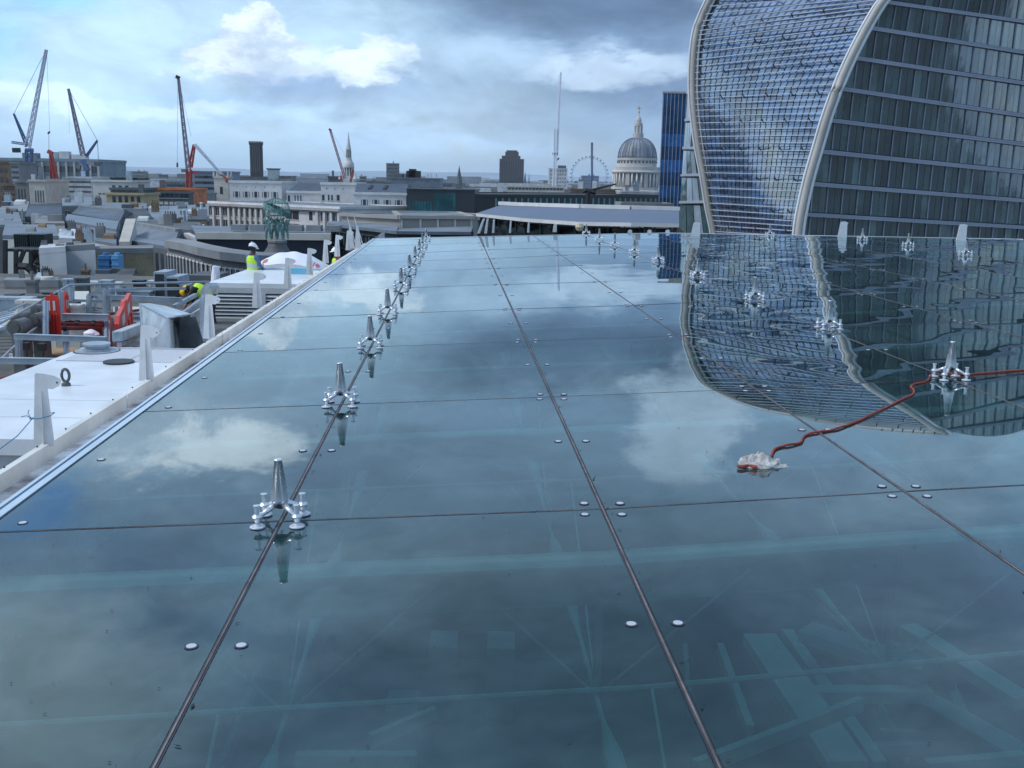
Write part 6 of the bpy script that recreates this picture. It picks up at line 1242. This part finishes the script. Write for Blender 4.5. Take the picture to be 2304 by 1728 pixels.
def fig(px, lean):
    b_ = D(px, 538, Ym+lean*.3); h_ = zz_(492)-zz_(539); o = bpy.data.meshes.new('figure'); S_ = 1
    J = {'pel': (0,0,.50), 'tor': (.02*lean,0,.64), 'chest': (.04*lean,0,.76), 'neck': (.05*lean,0,.84), 'head': (.06*lean,-.02,.90), 'top': (.07*lean,-.02,.96), 'hl': (-.07,0,.48), 'hr': (.07,0,.48), 'kl': (-.09,-.05,.26), 'kr': (.10,.0,.26), 'fl': (-.10,0,.02), 'fr': (.12,0,.02), 'tl': (-.11,-.09,.02), 'tr': (.13,-.09,.02), 'sl': (-.11,0,.79), 'sr': (.13,0,.79), 'el': (-.17,0,.90), 'er': (.20,0,.90), 'wl': (-.13,0,1.03), 'wr': (.16,0,1.03)}
    Ed = [('pel','tor'),('tor','chest'),('chest','neck'),('neck','head'),('head','top'),('pel','hl'),('pel','hr'),('hl','kl'),('hr','kr'),('kl','fl'),('kr','fr'),('fl','tl'),('fr','tr'),('chest','sl'),('chest','sr'),('sl','el'),('sr','er'),('el','wl'),('er','wr')]
    Rd = {'pel': .085,'tor': .075,'chest': .10,'neck': .035,'head': .055,'top': .04,'hl': .065,'hr': .065,'kl': .045,'kr': .045,'fl': .03,'fr': .03,'tl': .022,'tr': .022,'sl': .045,'sr': .045,'el': .034,'er': .034,'wl': .028,'wr': .028}
    ob = skinned('figure', [J[k] for k in J], [(list(J).index(a), list(J).index(c_)) for a, c_ in Ed], [Rd[k]*1.4 for k in J], copper, r_, b_, h_, 1)
def skinned(name, V_, E_, R_, m_, parent, loc, scale=1, sub=1, rot=0.0):
    me = bpy.data.meshes.new(name); cr, sr = math.cos(rot), math.sin(rot); base = WL.get(parent, Vector((0,0,0))) if parent else Vector((0,0,0))
    me.from_pydata([tuple(Vector(((x*cr-y*sr)*scale, (x*sr+y*cr)*scale, z*scale))+Vector(loc)-base) for x, y, z in V_], E_, [])
    ob = bpy.data.objects.new(name, me); COL.objects.link(ob); me.materials.append(m_)
    sm = ob.modifiers.new('skin', 'SKIN'); sm.use_smooth_shade = True; sm.branch_smoothing = .4
    if not me.skin_vertices: me.attributes.new if False else None
    for i, r0 in enumerate(R_):
        sv = me.skin_vertices[0].data[i]; sv.radius = (r0*scale, r0*scale); sv.use_root = (i == 0)
    if sub: s2 = ob.modifiers.new('sub', 'SUBSURF'); s2.levels = sub; s2.render_levels = sub
    if parent: ob.parent = parent; WL[ob] = base
    return ob
for px, ln_ in ((604, -1), (617, .2), (630, -.3), (643, 1)): fig(px, ln_)
# ================================================================== WORKERS
def person(label, loc, rot, pose, helm, shirt, skn, hair=None):
    r_ = thing('person', label, 'person', loc); loc = Vector(loc)
    J = dict(pose); names = list(J)
    def sk_(nm, ns, es, rd, m_, sub=1): return skinned(nm, [J[n] if isinstance(n, str) else n for n in ns], [(ns.index(a), ns.index(b_)) for a, b_ in es], rd, m_, r_, loc, 1, sub, rot)
    # body: one continuous figure with fingers
    ns = ['pel','waist','chest','neck','head','crown','shl','ell','wrl','shr','elr','wrr','hpl','knl','anl','tol','hpr','knr','anr','tor']
    es = [('pel','waist'),('waist','chest'),('chest','neck'),('neck','head'),('head','crown'),('chest','shl'),('shl','ell'),('ell','wrl'),('chest','shr'),('shr','elr'),('elr','wrr'),('pel','hpl'),('hpl','knl'),('knl','anl'),('anl','tol'),('pel','hpr'),('hpr','knr'),('knr','anr'),('anr','tor')]
    rd = [.125,.115,.13,.058,.088,.075,.055,.042,.028,.055,.042,.028,.085,.058,.042,.035,.085,.058,.042,.035]
    Vn = [Vector(J[n]) for n in ns]; Es = [(ns.index(a), ns.index(b_)) for a, b_ in es]
    for e_, w_ in (('ell','wrl'),('elr','wrr')):
        wi = ns.index(w_); d = (Vector(J[w_])-Vector(J[e_])).normalized(); sx = d.cross(Vector((0,0,1)));
        sx = sx.normalized() if sx.length > .1 else Vector((1,0,0)); palm = Vector(J[w_])+d*.07; Vn.append(palm); rd.append(.03); pi = len(Vn)-1; Es.append((wi, pi))
        dn = sx.cross(d)
        for f_, (o_, l_) in enumerate(((-.028,.062),(-.009,.075),(.010,.070),(.028,.055))):
            k1 = palm+sx*o_+d*.035; k2 = k1+d*l_*.5+dn*.008; k3 = k2+d*l_*.4+dn*.022; Vn += [k1,k2,k3]; rd += [.0105,.009,.0075]; Es += [(pi, len(Vn)-3), (len(Vn)-3, len(Vn)-2), (len(Vn)-2, len(Vn)-1)]
        th = Vector(J[w_])+d*.035-sx*.035; t2 = th-sx*.02+d*.035; Vn += [th, t2]; rd += [.012,.009]; Es += [(wi, len(Vn)-2), (len(Vn)-2, len(Vn)-1)]
    skinned('body', [tuple(v) for v in Vn], Es, rd, skn, r_, loc, 1, 1, rot)
    # face: nose, ears, mouth and eyes are small raised features
    cr, sr = math.cos(rot), math.sin(rot); W_ = lambda v: Vector((v.x*cr-v.y*sr, v.x*sr+v.y*cr, v.z))+loc
    hd = Vector(J['head']); fw = Vector(J.get('face', (0,-1,0))).normalized(); upv = (Vector(J['crown'])-hd).normalized(); sd_ = fw.cross(upv).normalized()
    q = MB(); q.tube(W_(hd+fw*.075+upv*.02), W_(hd+fw*.115-upv*.005), .010, .016, 8); q.build('nose', skn, r_)
    for s_ in (-1, 1):
        q = MB(); q.tube(W_(hd+sd_*s_*.082), W_(hd+sd_*s_*.097), .024, .02, 10); q.build('ear', skn, r_)
        q = MB(); q.lathe([(.004,-.006),(.011,0),(.004,.006)], W_(hd+fw*.083+sd_*s_*.032+upv*.03), 10); q.build('eye', dark_m, r_)
    q = MB(); q.bar(W_(hd+fw*.088-upv*.035-sd_*.02), W_(hd+fw*.088-upv*.035+sd_*.02), .008, .006); q.build('mouth', shirt_r, r_)
    # hair
    q = MB(); c_ = hd+upv*.03-fw*.018; vs = []
    for j in range(8):
        for i in range(18):
            a = 2*math.pi*i/18; ph = -.75+j/7*(math.pi/2+.7); vs.append(W_(c_+(sd_*math.cos(a)*.102+fw*math.sin(a)*(.085 if math.sin(a) > 0 else .108))*math.cos(ph)+upv*.10*math.sin(ph)))
    q.add(vs, [(j*18+i, j*18+(i+1) % 18, (j+1)*18+(i+1) % 18, (j+1)*18+i) for j in range(7) for i in range(18)]); q.build('hair', hair or shirt_k, r_, True)
    # helmet with brim
    hc = hd+upv*.075; vs = []
    for j in range(9):
        for i in range(24):
            a = 2*math.pi*i/24; ph = j/8*math.pi/2; rr_ = math.cos(ph)
            vs.append(W_(hc+sd_*math.cos(a)*.128*rr_+fw*math.sin(a)*.150*rr_+upv*.125*math.sin(ph)))
    q = MB(); q.add(vs, [(j*24+i, j*24+(i+1) % 24, (j+1)*24+(i+1) % 24, (j+1)*24+i) for j in range(8) for i in range(24)])
    br = [W_(hc+sd_*math.cos(a)*.136+fw*(math.sin(a)*.158+(.045 if math.sin(a) > .2 else 0)*math.sin(a))+upv*(-.012)) for a in [2*math.pi*i/24 for i in range(24)]]
    q.add(br+[v+Vector((0,0,.012)) for v in br], [(i, (i+1) % 24, 24+(i+1) % 24, 24+i) for i in range(24)]+[tuple(range(24))[::-1], tuple(range(24, 48))]); q.bar(W_(hc+upv*.128-fw*.08), W_(hc+upv*.128+fw*.08), .03, .015); q.build('helmet', helm, r_, True)
    # clothes
    ts = ['waist','chest','neckb','shl','ell','cuffl','shr','elr','cuffr']
    J['neckb'] = tuple(Vector(J['chest'])+(Vector(J['neck'])-Vector(J['chest']))*.7)
    J['cuffl'] = tuple(Vector(J['ell'])+(Vector(J['wrl'])-Vector(J['ell']))*.85); J['cuffr'] = tuple(Vector(J['elr'])+(Vector(J['wrr'])-Vector(J['elr']))*.85)
    sk_('shirt', ts, [('waist','chest'),('chest','neckb'),('chest','shl'),('shl','ell'),('ell','cuffl'),('chest','shr'),('shr','elr'),('elr','cuffr')], [.15,.165,.085,.085,.062,.05,.085,.062,.05], shirt)
    sk_('trousers', ['pel','waist','hpl','knl','anl','hpr','knr','anr'], [('pel','waist'),('pel','hpl'),('hpl','knl'),('knl','anl'),('pel','hpr'),('hpr','knr'),('knr','anr')], [.16,.145,.115,.085,.07,.115,.085,.07], trous)
    sk_('boot', ['anl','tol'], [('anl','tol')], [.058,.05], shirt_k); sk_('boot', ['anr','tor'], [('anr','tor')], [.058,.05], shirt_k)
    # vest: loft round the torso, open at the arms
    wv, cv_ = Vector(J['pel']), Vector(J['chest']); ax = (cv_-wv).normalized(); sh = (Vector(J['shr'])-Vector(J['shl'])).normalized(); fr_ = sh.cross(ax).normalized()
    rings = [(-.02,.195,.155),(.25,.18,.15),(.55,.185,.155),(.80,.20,.16),(1.0,.185,.15),(1.16,.13,.115)]; vs = []; n_ = 26; LL = (cv_-wv).length+.02
    for t_, a_, b_ in rings:
        for i in range(n_): an = 2*math.pi*i/n_; vs.append(W_(wv+ax*LL*t_+sh*math.cos(an)*a_+fr_*math.sin(an)*b_))
    fs = []; mi = []
    q = MB()
    for j in range(len(rings)-1):
        for i in range(n_):
            an = math.cos(2*math.pi*(i+.5)/n_)
            if j in (3,) and abs(an) > .86: continue
            q.add([vs[j*n_+i], vs[j*n_+(i+1) % n_], vs[(j+1)*n_+(i+1) % n_], vs[(j+1)*n_+i]], [(0,1,2,3)], 1 if j == 1 else 0)
    q.build('vest', [hivis, refl_t], r_)
    return r_
ST = dict(pel=(0,0,.95), waist=(0,0,1.08), chest=(0,-.01,1.34), neck=(0,-.02,1.50), head=(0,-.05,1.60), crown=(0,-.05,1.68), shl=(-.185,0,1.42), ell=(-.24,-.05,1.14), wrl=(-.20,-.26,1.0), shr=(.185,0,1.42), elr=(.24,-.04,1.14), wrr=(.18,-.26,1.02), hpl=(-.09,0,.92), knl=(-.10,-.03,.50), anl=(-.11,.02,.08), tol=(-.13,-.14,.04), hpr=(.09,0,.92), knr=(.11,-.03,.50), anr=(.12,.02,.08), tor=(.14,-.14,.04))
h1 = D(571, 560, 31); dk = -2.1
w1 = dict(ST); w1.update(face=(0,-1,-.35)); person('worker standing with his back half turned, white helmet and yellow vest over blue sleeves', (h1.x-.05, 31, h1.z-.02-1.60), math.radians(150), w1, hard_w, shirt_b, skin_d)
h3 = D(758, 566, 35); w3 = dict(ST); w3.update(face=(0,-1,-.2)); person('worker half hidden behind the fins, white helmet, dark red sleeves', (h3.x, 35, h3.z-.04-1.60), math.radians(-60), w3, hard_w, shirt_r, skin_m)
h2 = D(424, 654, 26); BN = dict(ST); BN.update(pel=(0,0,.90), waist=(0,-.12,1.0), chest=(0,-.38,1.10), neck=(0,-.52,1.10), head=(0,-.60,1.05), crown=(0,-.68,1.05), face=(0,-.3,-1), shl=(-.185,-.42,1.13), ell=(-.22,-.50,.88), wrl=(-.16,-.62,.70), shr=(.185,-.42,1.13), elr=(.22,-.50,.88), wrr=(.14,-.62,.70), knl=(-.12,-.08,.48), knr=(.12,-.06,.48))
person('worker bending forward in a yellow helmet, yellow vest over black sleeves', (h2.x+.60, 26, h2.z-1.05), math.radians(-90), BN, hard_y, shirt_k, skin_m)
# ================================================================== HAZE
hz_m = bpy.data.materials.new('air_haze'); hz_m.use_nodes = True; t = NT(hz_m.node_tree); t.n.clear()
pv = t.new('ShaderNodeVolumePrincipled'); pv.inputs['Color'].default_value = (.80, .90, 1, 1); pv.inputs['Density'].default_value = .00007; pv.inputs['Anisotropy'].default_value = .1
t.l.new(pv.outputs[0], t.new('ShaderNodeOutputMaterial').inputs['Volume'])
o = MB().box(-9500, 9500, -3500, 12500, -43, 150).build('haze', hz_m); tag(o, 'thin blue haze over the far city', 'haze', kind='stuff')
